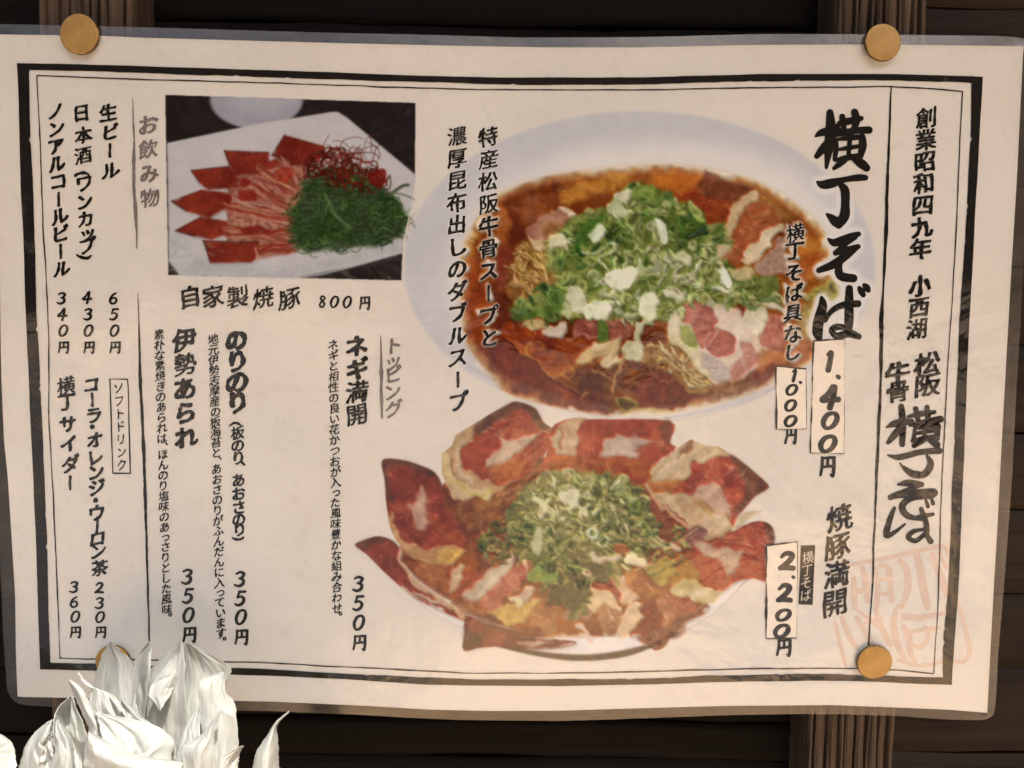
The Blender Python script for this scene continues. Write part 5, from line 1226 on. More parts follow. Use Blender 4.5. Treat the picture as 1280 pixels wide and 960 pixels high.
line(B2([(190, 880), (240, 930), (320, 890)]), 6, (206, 186, 166), 0.9, 0.6); poly(B4([(355, 170), (400, 145), (470, 165), (480, 215), (430, 215), (370, 200)]), (226, 212, 170), (214, 196, 150), 1, 0.6)
poly(B2([(300, 830), (360, 820), (390, 860), (340, 890), (300, 870)]), (164, 84, 48), None, 0.8, 1.2)
ell(*B4([(150, 272)])[0], 5.5, 5, (214, 190, 156), None, 0.95, 0.4); ell(*B4([(153, 272)])[0], 2, 2, (110, 70, 40), None, 0.9, 0.4)
poly(B3([(1000, 250), (1080, 230), (1170, 260), (1160, 300), (1080, 310), (1010, 300)]), (112, 140, 52), (130, 160, 70), 0.9, 0.6)
poly(B2([(880, 0), (881, 0), (881, 1), (880, 1)]), (0, 0, 0), None, 0.0)

# ---- plate photograph ---------------------------------------------
FRAME = [(206, 118), (520, 128), (519, 222), (512, 262), (504, 300), (502, 351), (210, 344)]
poly(FRAME, (32, 25, 24), (40, 32, 30), 1, 0.35, False)
ell(320.5, 124, 58, 37, (156, 152, 162), (148, 144, 154), 1, 1.5)
ell(326, 118, 44, 24, (170, 166, 174), None, 0.8, 8)
poly(C1([(60, 252), (400, 180), (720, 127), (745, 128), (780, 150), (1056, 380), (1050, 480), (1010, 620), (1000, 690), (800, 745), (560, 795), (110, 780), (68, 725)]), (192, 186, 186), (186, 180, 180), 1, 0.7, False)
poly(C1([(66, 600), (200, 720), (560, 760), (1000, 640), (1000, 690), (560, 795), (110, 780), (68, 725)]), (168, 168, 172), None, 0.7, 5, False)
line(C1([(110, 782), (560, 797), (1000, 690)]), 2, (206, 206, 206), 0.7, 0.8)
poly(C1([(60, 0), (1060, 0), (1060, 92), (52, 58)]), (222, 210, 196), None, 0, 0.1, False)
def slab(P, fat, seed):
    q = C1(P); poly([(x + 1, y + 2) for x, y in q], (110, 90, 86), None, 0.5, 2, False)
    poly(q, (146, 62, 46), (122, 48, 38), 1, 0.7, False); veins(q, 10, seed, (196, 100, 76), 0.9, 0.5)
    line(C1([P[0], P[1]]), 1.6, (84, 34, 28), 0.7, 0.6); line(C1([P[0], P[-1]]), 1.6, (74, 32, 28), 0.8, 0.6)
poly(C1([(330, 345), (460, 330), (520, 300), (640, 330), (640, 420), (590, 560), (590, 680), (480, 705), (400, 715), (300, 640), (300, 560), (300, 470)]), (150, 92, 78), (176, 120, 100), 0.95, 1.5, True, 0.5, 2.2, N4)
FATC = [(176, 120, 100), (188, 136, 114), (158, 96, 80), (140, 70, 56)]
def fan(x0, y0, x1, y1, n, seed, sp=22):
    r_ = random.Random(seed); sp *= 1.35
    for i in range(int(n * 1.5)):
        a = r_.uniform(-sp, sp); b_ = r_.uniform(-sp, sp)
        line(C1([(x0 + r_.uniform(-20, 20), y0 + a), ((x0 + x1) / 2, (y0 + y1) / 2 + (a + b_) * .5 + r_.uniform(-8, 8)), (x1 + r_.uniform(-25, 25), y1 + b_)]), r_.uniform(1.5, 4), jit(r_.choice(FATC + [(142, 60, 46)]), 10, r_), 0.9, 0.5, True)
slab([(480, 300), (530, 220), (690, 265), (690, 300), (620, 340), (560, 340)], 0, 91); fan(520, 330, 600, 420, 12, 191)
slab([(290, 283), (468, 290), (465, 350), (440, 375), (330, 376), (310, 340)], 0, 92); fan(420, 370, 560, 470, 18, 192, 30)
poly(C1([(490, 370), (540, 345), (570, 370), (540, 410), (500, 400)]), (150, 56, 44), (170, 80, 60), 0.95, 0.6); poly(C1([(450, 340), (490, 320), (510, 340), (470, 360)]), (142, 54, 44), None, 0.9, 0.6)
slab([(157, 362), (310, 345), (345, 395), (340, 430), (220, 438), (190, 410)], 0, 93); fan(340, 410, 560, 530, 22, 193, 26); poly(C1([(345, 400), (370, 385), (390, 410), (360, 430)]), (130, 46, 38), None, 0.9, 0.6)
slab([(78, 485), (200, 440), (300, 450), (320, 500), (230, 550), (140, 525)], 0, 94); fan(300, 490, 570, 560, 24, 194, 26); poly(C1([(255, 465), (310, 460), (310, 495), (270, 480)]), (120, 42, 34), None, 0.9, 0.6)
poly(C1([(340, 450), (400, 445), (420, 480), (360, 485)]), (140, 50, 40), None, 0.9, 0.6)
slab([(95, 603), (200, 545), (300, 565), (310, 610), (240, 637), (170, 625)], 0, 95); fan(290, 600, 570, 620, 22, 195, 22); poly(C1([(350, 600), (430, 580), (470, 610), (400, 625)]), (146, 56, 44), (120, 44, 34), 0.9, 0.6)
slab([(205, 643), (430, 650), (440, 690), (400, 728), (235, 732)], 0, 96); fan(430, 680, 570, 670, 8, 196, 14); line(C1([(420, 670), (425, 715)]), 3, (206, 150, 120), 0.8, 0.6)
GREEN = C1([(570, 500), (600, 430), (640, 380), (700, 350), (800, 360), (880, 400), (960, 460), (1025, 540), (1020, 590), (960, 640), (860, 660), (740, 680), (640, 690), (580, 660), (560, 600)])
poly(GREEN, (42, 62, 30), (60, 84, 42), 1, 2.5, True, 0.5, 2, warp=1.5)
r_ = random.Random(97)
for x, y in scatter([(a_ + (a_ - 440) * 0.07, b_ + (b_ - 265) * 0.07) for a_, b_ in GREEN], 400, r_):
    if x > 516: continue
    a = r_.uniform(-0.6, 0.9) if y > 265 else r_.uniform(-1.6, 0.4); L_ = r_.uniform(8, 26); b_ = r_.uniform(-.4, .4) * L_
    c = r_.choice([(56, 84, 42), (74, 104, 54), (42, 64, 30), (96, 126, 72), (64, 94, 40), (34, 50, 26)])
    line([(x - math.cos(a) * L_ / 2, y - math.sin(a) * L_ / 2), (x - math.sin(a) * b_, y + math.cos(a) * b_), (x + math.cos(a) * L_ / 2, y + math.sin(a) * L_ / 2)], r_.uniform(.8, 2.8), jit(c, 8, r_), 0.8, 0.5, True)
line(C1([(690, 460), (740, 540), (790, 590)]), 5, (96, 124, 78), 0.85, 0.8); line(C1([(950, 460), (1000, 425), (1025, 420)]), 4, (70, 80, 56), 0.95, 0.6); line(C1([(960, 450), (1010, 460), (1050, 478)]), 2, (86, 100, 66), 0.9, 0.5)
for x, y in scatter(C1([(640, 300), (700, 280), (820, 300), (930, 380), (930, 430), (860, 450), (700, 400), (620, 380)]), 170, r_):
    a = r_.uniform(-1.2, 1.2); L_ = r_.uniform(8, 24); b_ = r_.uniform(-.6, .6) * L_
    line([(x - math.cos(a) * L_ / 2, y - math.sin(a) * L_ / 2), (x - math.sin(a) * b_, y + math.cos(a) * b_), (x + math.cos(a) * L_ / 2, y + math.sin(a) * L_ / 2)], r_.uniform(.7, 1.8), jit(r_.choice([(120, 34, 28), (92, 28, 22), (150, 48, 36), (70, 26, 20), (60, 50, 26)]), 8, r_), 0.85, 0.4)
for i in range(34):   # loose chilli threads
    x, y = C1([(r_.uniform(660, 880), r_.uniform(240, 360))])[0]; q = [(x, y)]; a = r_.uniform(-2.2, 0.4)
    for _ in range(4): a += r_.uniform(-.2, .75); q.append((q[-1][0] + math.cos(a) * 8, q[-1][1] + math.sin(a) * 7))
    if max(p[0] for p in q) < 482 and min(p[1] for p in q) > 160: line(q, r_.uniform(.7, 1.1), (88, 30, 28), 0.85, 0.3)
poly(C1([(870, 370), (930, 355), (935, 400), (910, 430), (870, 410)]), (150, 44, 32), (120, 34, 26), 0.85, 0.8)

# white glow behind lettering that crosses the photographs
hm = np.zeros((CHt, CWd), np.float32)
for loops, k_ in HALO:
    loops = [np.asarray(q) for q in loops]
    allp = np.concatenate(loops); w = window(allp[:, 0].min(), allp[:, 1].min(), allp[:, 0].max(), allp[:, 1].max())
    if w is None: continue
    m = np.zeros((w[3] - w[2], w[1] - w[0]), bool)
    for lp in loops:
        x0_, x1_, y0_, y1_ = lp[:, 0].min(), lp[:, 0].max(), lp[:, 1].min(), lp[:, 1].max()
        ia, ib = np.searchsorted(w[4][0], x0_ - .6), np.searchsorted(w[4][0], x1_ + .6); ja, jb = np.searchsorted(w[5][:, 0], y0_ - .6), np.searchsorted(w[5][:, 0], y1_ + .6)
        m[ja:jb, ia:ib] |= inside_mask(lp, w[4][:, ia:ib], w[5][ja:jb])
    hm[w[2]:w[3], w[0]:w[1]] = np.maximum(hm[w[2]:w[3], w[0]:w[1]], m * float(k_))
h1 = blur2((hm >= 1).astype(np.float32), 1.6 * SS); h3 = blur2((hm >= 3).astype(np.float32), 4.0 * SS)
hal = np.clip(np.maximum(h1 * 2.4, h3 * 7.0), 0, 1) * 0.95
IMG[:] = IMG * (1 - hal[..., None]) + np.array((224, 216, 208), np.float32) * hal[..., None]
# the shapes are eased out of their drawn outlines: everything edible is gently distorted, rims and plate edges are not
sat = blur2(((IMG.max(2) - IMG.min(2)) > 38).astype(np.float32) , 3.0)
inpl = np.ones_like(sat); Yc = np.arange(CHt)[:, None] / SS + CY0; Xc = np.arange(CWd)[None] / SS + CX0
inpl[(Xc < 520) & (Yc < 360)] = 0.45; inpl[(Xc < 214) & (Yc < 360)] = 0
wf = np.clip((sat - 0.55) / 0.4, 0, 1) * inpl
n7a, n7b, n3a, n3b, n14a, n14b = vnoise(7, 301), vnoise(7, 302), vnoise(3, 303), vnoise(3, 304), vnoise(15, 305), vnoise(15, 306)
dx = ((n14a - .5) * 9 + (n7a - .5) * 5 + (n3a - .5) * 1.6) * wf * SS; dy = ((n14b - .5) * 7 + (n7b - .5) * 4.5 + (n3b - .5) * 1.6) * wf * SS
iy = np.clip(np.arange(CHt)[:, None] + dy, 0, CHt - 1).astype(int); ix = np.clip(np.arange(CWd)[None] + dx, 0, CWd - 1).astype(int)
okm = ALP[iy, ix] > 0.9
IMG[:] = np.where((wf > 0.3)[..., None] & (IMG > 165), 165 + (IMG - 165) * 0.78, IMG)
IMG[:] = np.where((okm & (wf > 0.01))[..., None], IMG[iy, ix], IMG)
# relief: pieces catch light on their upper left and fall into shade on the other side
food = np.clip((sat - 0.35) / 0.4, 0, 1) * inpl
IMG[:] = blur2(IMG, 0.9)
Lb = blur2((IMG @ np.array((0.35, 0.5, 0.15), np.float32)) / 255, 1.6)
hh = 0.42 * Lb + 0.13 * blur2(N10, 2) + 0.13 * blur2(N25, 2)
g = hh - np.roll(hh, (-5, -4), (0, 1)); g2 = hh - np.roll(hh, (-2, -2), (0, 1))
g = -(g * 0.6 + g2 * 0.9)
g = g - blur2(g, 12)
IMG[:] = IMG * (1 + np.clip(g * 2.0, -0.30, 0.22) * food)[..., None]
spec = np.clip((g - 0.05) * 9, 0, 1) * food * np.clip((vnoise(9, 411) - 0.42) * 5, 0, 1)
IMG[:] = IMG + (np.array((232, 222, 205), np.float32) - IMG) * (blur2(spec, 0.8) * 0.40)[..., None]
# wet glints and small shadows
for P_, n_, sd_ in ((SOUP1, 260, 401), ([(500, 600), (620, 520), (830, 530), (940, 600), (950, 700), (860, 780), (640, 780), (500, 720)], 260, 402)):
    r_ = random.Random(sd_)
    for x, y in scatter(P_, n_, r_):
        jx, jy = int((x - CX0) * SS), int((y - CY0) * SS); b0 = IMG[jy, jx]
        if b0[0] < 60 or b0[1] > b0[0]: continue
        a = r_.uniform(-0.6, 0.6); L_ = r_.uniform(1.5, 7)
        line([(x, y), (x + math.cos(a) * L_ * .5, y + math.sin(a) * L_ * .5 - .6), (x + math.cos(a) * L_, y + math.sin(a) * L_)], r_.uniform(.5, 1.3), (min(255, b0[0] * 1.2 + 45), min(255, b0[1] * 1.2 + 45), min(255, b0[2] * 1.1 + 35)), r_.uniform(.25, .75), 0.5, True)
lum = (IMG @ np.array((0.35, 0.5, 0.15), np.float32))[..., None]
IMG[:] = lum + (IMG - lum) * np.where(IMG[..., 1:2] > IMG[..., :1] - 4, 0.74, 0.85)
IMG[:] = np.where((food > 0.2)[..., None], IMG * np.array((1.0, 1.0, 0.99), np.float32), IMG)
IMG[:] = IMG * (1 + 0.10 * (blur2(N4, 1.0) - 0.5) * np.clip((215 - lum[..., 0]) / 90, 0, 1))[..., None]
IMG[:] = np.where((food > 0.2)[..., None], np.clip((IMG - 128) * 1.14 + 119, 0, 255), IMG)
IMG[:] = blur2(IMG, 0.45 * SS); ALP[:] = blur2(ALP, 0.35 * SS)
LIN = np.clip(IMG / 255, 0, 1) ** 2.2
REF = np.array([v for v in srgb((222, 211, 198))], np.float32)     # what bare white paper shows in the same light
LIN = np.clip(LIN / REF * np.array(PAPER, np.float32), 0, 0.9) * np.array((1.0, 1.0, 1.0), np.float32)
def photo(name, x0, y0, x1, y1, sel, label, lift):
    nx, ny = int((x1 - x0) / 1.0) + 1, int((y1 - y0) / 1.0) + 1
    xs = np.linspace(x0, x1, nx); ys = np.linspace(y0, y1, ny)
    ix = np.clip(((xs - CX0) * SS).astype(int), 0, CWd - 1); iy = np.clip(((ys - CY0) * SS).astype(int), 0, CHt - 1)
    A = ALP[iy][:, ix]; C_ = LIN[iy][:, ix]
    X, Y = np.meshgrid(xs, ys); S_ = sel(X, Y)
    A = A * S_
    P_ = surf(X, Y, lift).astype(np.float32)
    keep = A > 0.01
    q = keep[:-1, :-1] | keep[1:, :-1] | keep[:-1, 1:] | keep[1:, 1:]
    idx = np.arange(nx * ny).reshape(ny, nx)
    F = np.stack([idx[:-1, :-1][q], idx[:-1, 1:][q], idx[1:, 1:][q], idx[1:, :-1][q]], -1)[:, ::-1]
    used = np.unique(F); rem = np.full(nx * ny, -1); rem[used] = np.arange(len(used)); F = rem[F]
    me = bpy.data.meshes.new(name)
    me.vertices.add(len(used)); me.vertices.foreach_set("co", P_.reshape(-1, 3)[used].ravel())
    me.loops.add(F.size); me.loops.foreach_set("vertex_index", F.ravel().astype(np.int32))
    me.polygons.add(len(F)); me.polygons.foreach_set("loop_start", np.arange(0, F.size, 4, dtype=np.int32)); me.polygons.foreach_set("loop_total", np.full(len(F), 4, np.int32))
    me.update()
    ca = me.color_attributes.new("print", 'FLOAT_COLOR', 'POINT')
    ca.data.foreach_set("color", np.concatenate([C_.reshape(-1, 3)[used], A.reshape(-1, 1)[used]], -1).astype(np.float32).ravel())
    o_ = mpart(name, me, M_PHOTO, smooth=True); o_['label'] = label
    return o_
def split12(X, Y):   # border between the two bowls
    yb = np.interp(X, [440, 600, 640, 700, 760, 840, 900, 975, 1110], [470, 480, 497, 514, 523, 524, 514, 486, 480])
    return yb
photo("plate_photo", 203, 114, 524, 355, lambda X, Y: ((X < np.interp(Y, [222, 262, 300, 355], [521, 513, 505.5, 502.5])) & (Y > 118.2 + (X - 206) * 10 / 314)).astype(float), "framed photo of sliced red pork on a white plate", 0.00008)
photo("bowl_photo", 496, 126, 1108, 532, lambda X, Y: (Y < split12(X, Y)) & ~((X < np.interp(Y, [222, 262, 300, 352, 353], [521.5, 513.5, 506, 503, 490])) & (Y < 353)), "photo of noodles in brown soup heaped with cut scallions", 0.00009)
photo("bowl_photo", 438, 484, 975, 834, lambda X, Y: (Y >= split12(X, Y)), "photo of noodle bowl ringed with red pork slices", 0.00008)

# ------------------------------------------------------------------ brass caps
def cap(px, py, rpx, yoff, label, tilt=(0, 0)):
    c = surf(np.array(float(px)), np.array(float(py)), 0.0009); e = surf(np.array(float(px + rpx)), np.array(float(py)), 0.0009)
    rad = float(np.linalg.norm(e - c)); V = []; F = []; nseg = 64
    prof = [(0.0, 0.00180), (0.5, 0.00179), (0.88, 0.00176), (0.955, 0.00170), (0.985, 0.0015), (1.0, 0.0011), (0.995, 0.0004), (0.96, 0.0)]
    root = bpy.data.objects.new("brass_cap_pin", None)
    for k, (r_, h) in enumerate(prof):
        for i in range(nseg if k else 1):
            a = 2 * math.pi * i / nseg
            V.append((math.cos(a) * rad * r_, -h, math.sin(a) * rad * r_))
    for i in range(nseg): F.append((0, 1 + i, 1 + (i + 1) % nseg))
    for k in range(1, len(prof) - 1):
        b0 = 1 + (k - 1) * nseg; b1 = b0 + nseg
        for i in range(nseg): F.append((b0 + i, b1 + i, b1 + (i + 1) % nseg, b0 + (i + 1) % nseg))
    me = mesh("head", V, F)
    root = thing("brass_cap_pin", label, "pin", tuple(map(float, c)), "brass cap pins holding the menu")
    root.rotation_euler = (R(tilt[0]), 0, R(tilt[1]))
    h_ = link("head", me, M_BRASS, root, True)
    me.materials.append(M_RIM)
    mi = [1 if all(abs(math.hypot(me.vertices[v].co.x, me.vertices[v].co.z) / rad) > 0.955 for v in p.vertices) else 0 for p in me.polygons]
    me.polygons.foreach_set("material_index", mi)
    # nail behind the head, driven through the sheet into the post
    V = []; F = []
    for k, (r_, y) in enumerate(((0.0011, 0.0), (0.0011, 0.010), (0.0001, 0.016))):
        for i in range(10): V.append((math.cos(i * .6283) * r_, y, math.sin(i * .6283) * r_))
    for k in range(2):
        for i in range(10): F.append((k * 10 + i, k * 10 + (i + 1) % 10, k * 10 + 10 + (i + 1) % 10, k * 10 + 10 + i))
    link("nail", mesh("nail", V, F), M_RIM, root)
cap(101.5, 44, 24, 0, "round brass cap pin at the upper left corner of the menu", (2, -2))
cap(1101.5, 54.5, 23, 0, "round brass cap pin at the upper right of the menu", (-2, 3))
cap(1091.5, 826, 22, 0, "darker brass cap pin over the faded red seal", (4, 0))
cap(143, 826, 22, 0, "shaded brass cap pin behind the white paper flower", (3, 0))

# ------------------------------------------------------------------ white paper flowers in front
def cr(P, n):
    P = np.array(P, float); out = []
    for i in range(len(P) - 1):
        p0 = P[max(i - 1, 0)]; p1 = P[i]; p2 = P[i + 1]; p3 = P[min(i + 2, len(P) - 1)]
        for j in range(n):
            t = j / n; out.append(0.5 * ((2 * p1) + (-p0 + p2) * t + (2 * p0 - 5 * p1 + 4 * p2 - p3) * t * t + (-p0 + 3 * p1 - 3 * p2 + p3) * t ** 3))
    out.append(P[-1]); return np.array(out)
def resamp(P, n):
    s_ = np.concatenate([[0], np.cumsum(np.hypot(*np.diff(P[:, :2], axis=0).T))]); u = np.linspace(0, s_[-1], n)
    return np.stack([np.interp(u, s_, P[:, k]) for k in range(P.shape[1])], -1)
def petal(root, left, right, bulge=0.6, seed=0, crease=1.0, label=None, fold=0.0, rows=84, cols=40):
    """left/right: (px, py, cm before the menu) edges from the base up to the tip"""
    A = resamp(cr(left, 6), rows); B = resamp(cr(right, 6), rows)
    r_ = np.random.default_rng(seed); u = np.linspace(0, 1, cols)[None]; v = np.linspace(0, 1, rows)[:, None]
    X = A[:, :1] * (1 - u) + B[:, :1] * u; Y = A[:, 1:2] * (1 - u) + B[:, 1:2] * u; D = A[:, 2:3] * (1 - u) + B[:, 2:3] * u
    D = D + bulge * np.sin(np.pi * u) * (0.35 + 0.65 * np.sin(np.pi * np.clip(v * 0.9 + 0.05, 0, 1)))
    if fold: D = D - fold * np.abs(u - 0.5) * 2 * (1 - v * 0.3)
    for k in range(6):       # straight folds across the sheet
        a = r_.uniform(-0.5, 0.9); c_, s_ = math.cos(a), math.sin(a); o_ = r_.uniform(0.15, 0.85) * (abs(c_) + abs(s_)); q = u * c_ + v * s_ * 1.3 - o_
        D = D + crease * r_.uniform(0.25, 0.60) * (np.sqrt(q * q + 0.0003) - 0.25) * r_.choice([-1, 1]) * (1 - 0.5 * v)
    for k in range(5):       # short crumples
        a = r_.uniform(0, 3.14); c_, s_ = math.cos(a), math.sin(a); cu, cv = r_.uniform(0.1, 0.9), r_.uniform(0.2, 0.95); q = (u - cu) * c_ + (v - cv) * s_; q2 = -(u - cu) * s_ + (v - cv) * c_
        D = D + crease * r_.uniform(0.04, 0.10) * np.exp(-np.abs(q) * 26 - q2 * q2 * 14) * r_.choice([-1, 1])
    ph = r_.uniform(0, 6.28, 4)
    D = D + crease * 0.02 * np.sin(u * 13 + v * 5 + ph[0]) * np.sin(v * 9 + ph[1]) + crease * 0.006 * np.sin(u * 55 + ph[2] + 3 * np.sin(v * 4))
    for gu, gv, am in ((4, 6, 0.085), (8, 13, 0.012)):       # crumple facets: straight-sided planes meeting in creases
        th = r_.uniform(0.25, 1.1) * r_.choice([-1, 1]); U = (u * math.cos(th) - v * math.sin(th)) * gu + 20; Vv = (u * math.sin(th) + v * math.cos(th)) * gv + 20
        lat = r_.uniform(-1, 1, (48, 60)); iu, iv = np.floor(U).astype(int) % 46, np.floor(Vv).astype(int) % 58; fu, fv = U - np.floor(U), Vv - np.floor(Vv)
        a0, a1, a2, a3 = lat[iu, iv], lat[iu + 1, iv], lat[iu, iv + 1], lat[iu + 1, iv + 1]
        D = D + crease * am * np.where(fu > fv, a0 + (a1 - a0) * fu + (a3 - a1) * fv, a0 + (a3 - a2) * fu + (a2 - a0) * fv)
    edge = np.minimum(u, 1 - u)
    jit_ = np.convolve(r_.normal(size=rows + 6), np.ones(3) / 3, 'same')[3:-3][:, None] * 0.9
    X = X + jit_ * np.exp(-edge * 14)
    P_ = at(X, Y, -(D * 0.01) - 0.004)
    me = grid_mesh("petal", P_); o_ = link("petal", me, M_PETAL, root, True)
    o_.matrix_parent_inverse = Matrix.Translation(-root.location)
    so = o_.modifiers.new("thick", 'SOLIDIFY'); so.thickness = 0.00018; so.offset = 0
    if label: o_['label'] = label
    return o_
K = 380 / 1280.0
def e(*pts): return [(x * K, 790 + y * K, d) for x, y, d in pts]
base = at(170, 1010, -0.045)
fl = thing("white_paper_flower", "white crumpled paper flower standing before the menu's lower left corner", "flower", tuple(map(float, base)), "white paper flowers")
# back petals, farthest first
petal(fl, e((470, 700, 3.4), (410, 420, 2.4), (402, 200, 2.0), (425, 110, 1.9), (462, 40, 1.9)), e((600, 700, 3.2), (590, 400, 2.6), (562, 220, 2.2), (556, 130, 2.0), (467, 42, 1.9)), 0.3, 1, label="shaded upright back petal")
petal(fl, e((560, 700, 3.6), (545, 420, 2.8), (556, 230, 2.5), (570, 120, 2.4), (626, 38, 2.4)), e((680, 700, 3.6), (640, 420, 2.9), (618, 250, 2.9), (622, 130, 3.0), (632, 40, 2.4)), -0.35, 2)
petal(fl, e((590, 700, 4.0), (596, 420, 3.2), (612, 240, 3.3), (624, 120, 3.2), (636, 50, 2.6)), e((604, 700, 4.0), (604, 420, 3.2), (626, 240, 3.5), (634, 120, 3.3), (638, 52, 2.6)), 0.0, 3, 0.3, cols=6)
petal(fl, e((640, 720, 4.2), (620, 420, 3.2), (610, 230, 2.8), (640, 150, 2.6), (758, 30, 2.7)), e((800, 720, 4.4), (790, 420, 3.4), (778, 240, 3.2), (778, 120, 3.0), (762, 30, 2.7)), 0.3, 4)
petal(fl, e((740, 720, 4.0), (760, 430, 3.0), (768, 220, 2.6), (772, 110, 2.5), (776, 44, 2.5)), e((990, 720, 4.2), (960, 420, 3.2), (930, 260, 2.8), (968, 150, 2.5), (800, 50, 2.5)), 0.25, 5, 1.2, label="wide translucent petal with a drooping corner")
petal(fl, e((672, 332, 4.0), (640, 290, 3.9), (622, 262, 3.8), (660, 190, 3.5), (762, 66, 3.0)), e((674, 334, 4.0), (700, 290, 3.8), (735, 230, 3.6), (768, 150, 3.3), (778, 80, 3.0)), 0.15, 6, 0.6, label="bright folded-over petal flap")
petal(fl, e((860, 760, 5.0), (850, 430, 4.3), (836, 300, 4.2), (842, 210, 4.1), (938, 168, 3.6)), e((1000, 760, 5.0), (1001, 440, 4.3), (985, 300, 4.0), (950, 250, 3.9), (944, 172, 3.6)), 0.4, 7, 1.2)
petal(fl, e((680, 760, 5.3), (735, 560, 5.0), (760, 450, 4.7), (800, 370, 4.5), (842, 320, 4.2)), e((900, 760, 5.3), (860, 560, 5.2), (846, 470, 5.0), (842, 400, 4.7), (846, 318, 4.3)), 0.3, 8)
petal(fl, e((740, 780, 6.0), (768, 580, 5.8), (764, 490, 5.6), (840, 440, 5.4), (926, 332, 5.0)), e((900, 780, 6.0), (898, 580, 5.9), (902, 480, 5.6), (905, 400, 5.3), (930, 334, 5.0)), 0.25, 9, 0.8)
petal(fl, e((880, 780, 6.4), (905, 600, 6.1), (928, 530, 6.0), (975, 500, 5.9), (1022, 478, 5.7)), e((1010, 780, 6.4), (1000, 620, 6.2), (1002, 560, 6.0), (1010, 510, 5.9), (1026, 480, 5.7)), 0.2, 10, 0.8)
petal(fl, e((560, 640, 4.6), (500, 420, 3.9), (384, 330, 3.5), (382, 270, 3.3), (384, 228, 3.2)), e((640, 640, 4.6), (560, 400, 4.0), (528, 358, 3.7), (500, 310, 3.5), (462, 258, 3.2)), 0.2, 11, label="small grey inner petal")
petal(fl, e((390, 238, 3.2), (366, 226, 3.2), (346, 205, 3.1), (336, 186, 3.0), (328, 171, 2.9)), e((392, 228, 3.2), (374, 216, 3.2), (352, 196, 3.1), (342, 182, 3.0), (333, 170, 2.9)), 0, 12, 0.2, cols=6)
petal(fl, e((530, 360, 4.4), (512, 338, 4.2), (492, 310, 4.0), (470, 286, 3.8), (460, 262, 3.6)), e((536, 356, 4.4), (524, 326, 4.2), (504, 298, 4.0), (484, 272, 3.8), (466, 260, 3.6)), 0, 13, 0.3, cols=6)
petal(fl, e((640, 640, 5.0), (590, 430, 4.4), (540, 360, 4.0), (512, 320, 3.8), (508, 282, 3.7)), e((760, 640, 5.0), (735, 470, 4.6), (690, 420, 4.3), (600, 360, 4.0), (514, 286, 3.7)), 0.15, 14)
petal(fl, e((40, 700, 4.0), (80, 560, 3.8), (112, 470, 3.6), (160, 410, 3.4), (218, 368, 3.2)), e((240, 700, 4.2), (230, 560, 4.0), (226, 470, 3.8), (224, 420, 3.5), (222, 370, 3.2)), 0.3, 15, label="grey outer petal leaning left")
petal(fl, e((280, 700, 4.8), (230, 480, 4.2), (226, 380, 4.0), (246, 320, 3.8), (296, 265, 3.6)), e((420, 700, 4.8), (372, 470, 4.2), (350, 380, 4.0), (322, 320, 3.8), (300, 267, 3.6)), -0.9, 16, 1.0)
petal(fl, e((380, 700, 5.2), (378, 440, 4.6), (346, 340, 4.3), (312, 260, 4.1), (288, 206, 3.9)), e((430, 700, 5.2), (418, 400, 4.7), (390, 320, 4.4), (346, 240, 4.2), (296, 200, 3.9)), 0.3, 17, 0.7, label="tall bright rolled petal on the left")
petal(fl, e((150, 720, 5.4), (212, 560, 5.2), (236, 480, 5.0), (232, 420, 4.8), (238, 368, 4.5)), e((330, 720, 5.4), (316, 560, 5.2), (306, 480, 5.0), (290, 430, 4.8), (244, 370, 4.5)), 0.3, 18, 0.9)
petal(fl, e((150, 620, 4.9), (160, 560, 4.8), (180, 500, 4.8), (164, 470, 4.7), (220, 418, 4.6)), e((230, 620, 4.9), (226, 560, 4.9), (222, 500, 4.8), (218, 460, 4.7), (226, 420, 4.6)), -0.2, 19, 1.4)
petal(fl, e((400, 620, 5.3), (430, 480, 5.0), (424, 420, 4.8), (410, 370, 4.6), (396, 330, 4.4)), e((820, 660, 5.6), (725, 532, 5.3), (735, 462, 5.0), (640, 388, 4.8), (404, 338, 4.4)), 0.3, 20, 1.5, label="broad grey petal crossing the middle")
petal(fl, e((330, 760, 6.2), (350, 560, 6.0), (352, 480, 5.8), (362, 440, 5.7), (374, 420, 5.6)), e((800, 760, 6.4), (768, 575, 6.2), (765, 548, 6.1), (590, 520, 5.9), (380, 422, 5.6)), 0.35, 21, 1.0, label="broad cream front petal")
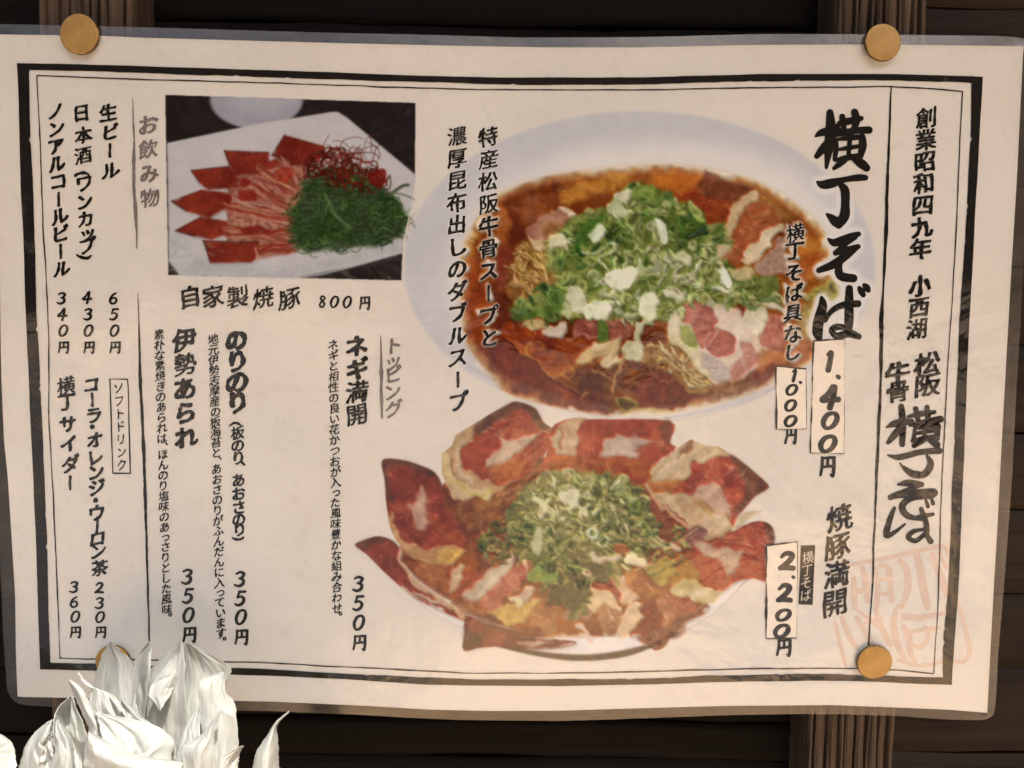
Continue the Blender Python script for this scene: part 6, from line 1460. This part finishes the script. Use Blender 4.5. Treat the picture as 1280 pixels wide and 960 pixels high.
# stem and receptacle below the frame
def tube(name, pts, rad, m, root):
    V = []; F = []; n_ = 12
    for i, p in enumerate(pts):
        for k in range(n_): V.append((p[0] + math.cos(k * 6.2832 / n_) * rad[i], p[1] + math.sin(k * 6.2832 / n_) * rad[i], p[2]))
    for i in range(len(pts) - 1):
        for k in range(n_): F.append((i * n_ + k, (i + 1) * n_ + k, (i + 1) * n_ + (k + 1) % n_, i * n_ + (k + 1) % n_))
    o_ = link(name, mesh(name, V, F), m, root, True); o_.matrix_parent_inverse = Matrix.Translation(-root.location)
    return o_
def stem(root, px, d):
    b0 = at(px, 1005, -d); tube("stem", [b0 + np.array((0, 0, -0.30)), b0 + np.array((0, 0, -0.03)), b0, b0 + np.array((0, 0, 0.012))], [0.003, 0.004, 0.012, 0.006], M_PETAL, root)
stem(fl, 160, 0.05)
f2 = thing("white_paper_flower", "edge of a white paper flower cut off by the photo's left side", "flower", tuple(map(float, at(-60, 1010, -0.04))), "white paper flowers")
petal(f2, e((-200, 760, 4.5), (-180, 600, 4.2), (-140, 480, 4.0), (-90, 420, 3.9), (-10, 425, 3.8)), e((90, 760, 4.5), (70, 570, 4.2), (64, 500, 4.0), (40, 455, 3.9), (-4, 428, 3.8)), 0.4, 31)
petal(f2, e((-420, 760, 4.5), (-400, 560, 4.2), (-360, 440, 3.6), (-300, 340, 3.4), (-240, 300, 3.3)), e((-100, 760, 4.5), (-110, 560, 4.2), (-150, 460, 3.8), (-200, 380, 3.5), (-236, 302, 3.3)), 0.4, 32)
stem(f2, -60, 0.045)
f3 = thing("white_paper_flower", "single curling white petal tip right of the large paper flower", "flower", tuple(map(float, at(335, 1010, -0.04))), "white paper flowers")
petal(f3, e((1030, 780, 4.6), (1062, 580, 4.3), (1078, 510, 4.2), (1120, 440, 4.0), (1162, 380, 3.8), (1216, 332, 3.6)), e((1190, 780, 4.6), (1174, 580, 4.3), (1174, 500, 4.2), (1166, 430, 4.0), (1172, 386, 3.8), (1220, 336, 3.6)), 0.25, 33, 0.7)
stem(f3, 335, 0.045)
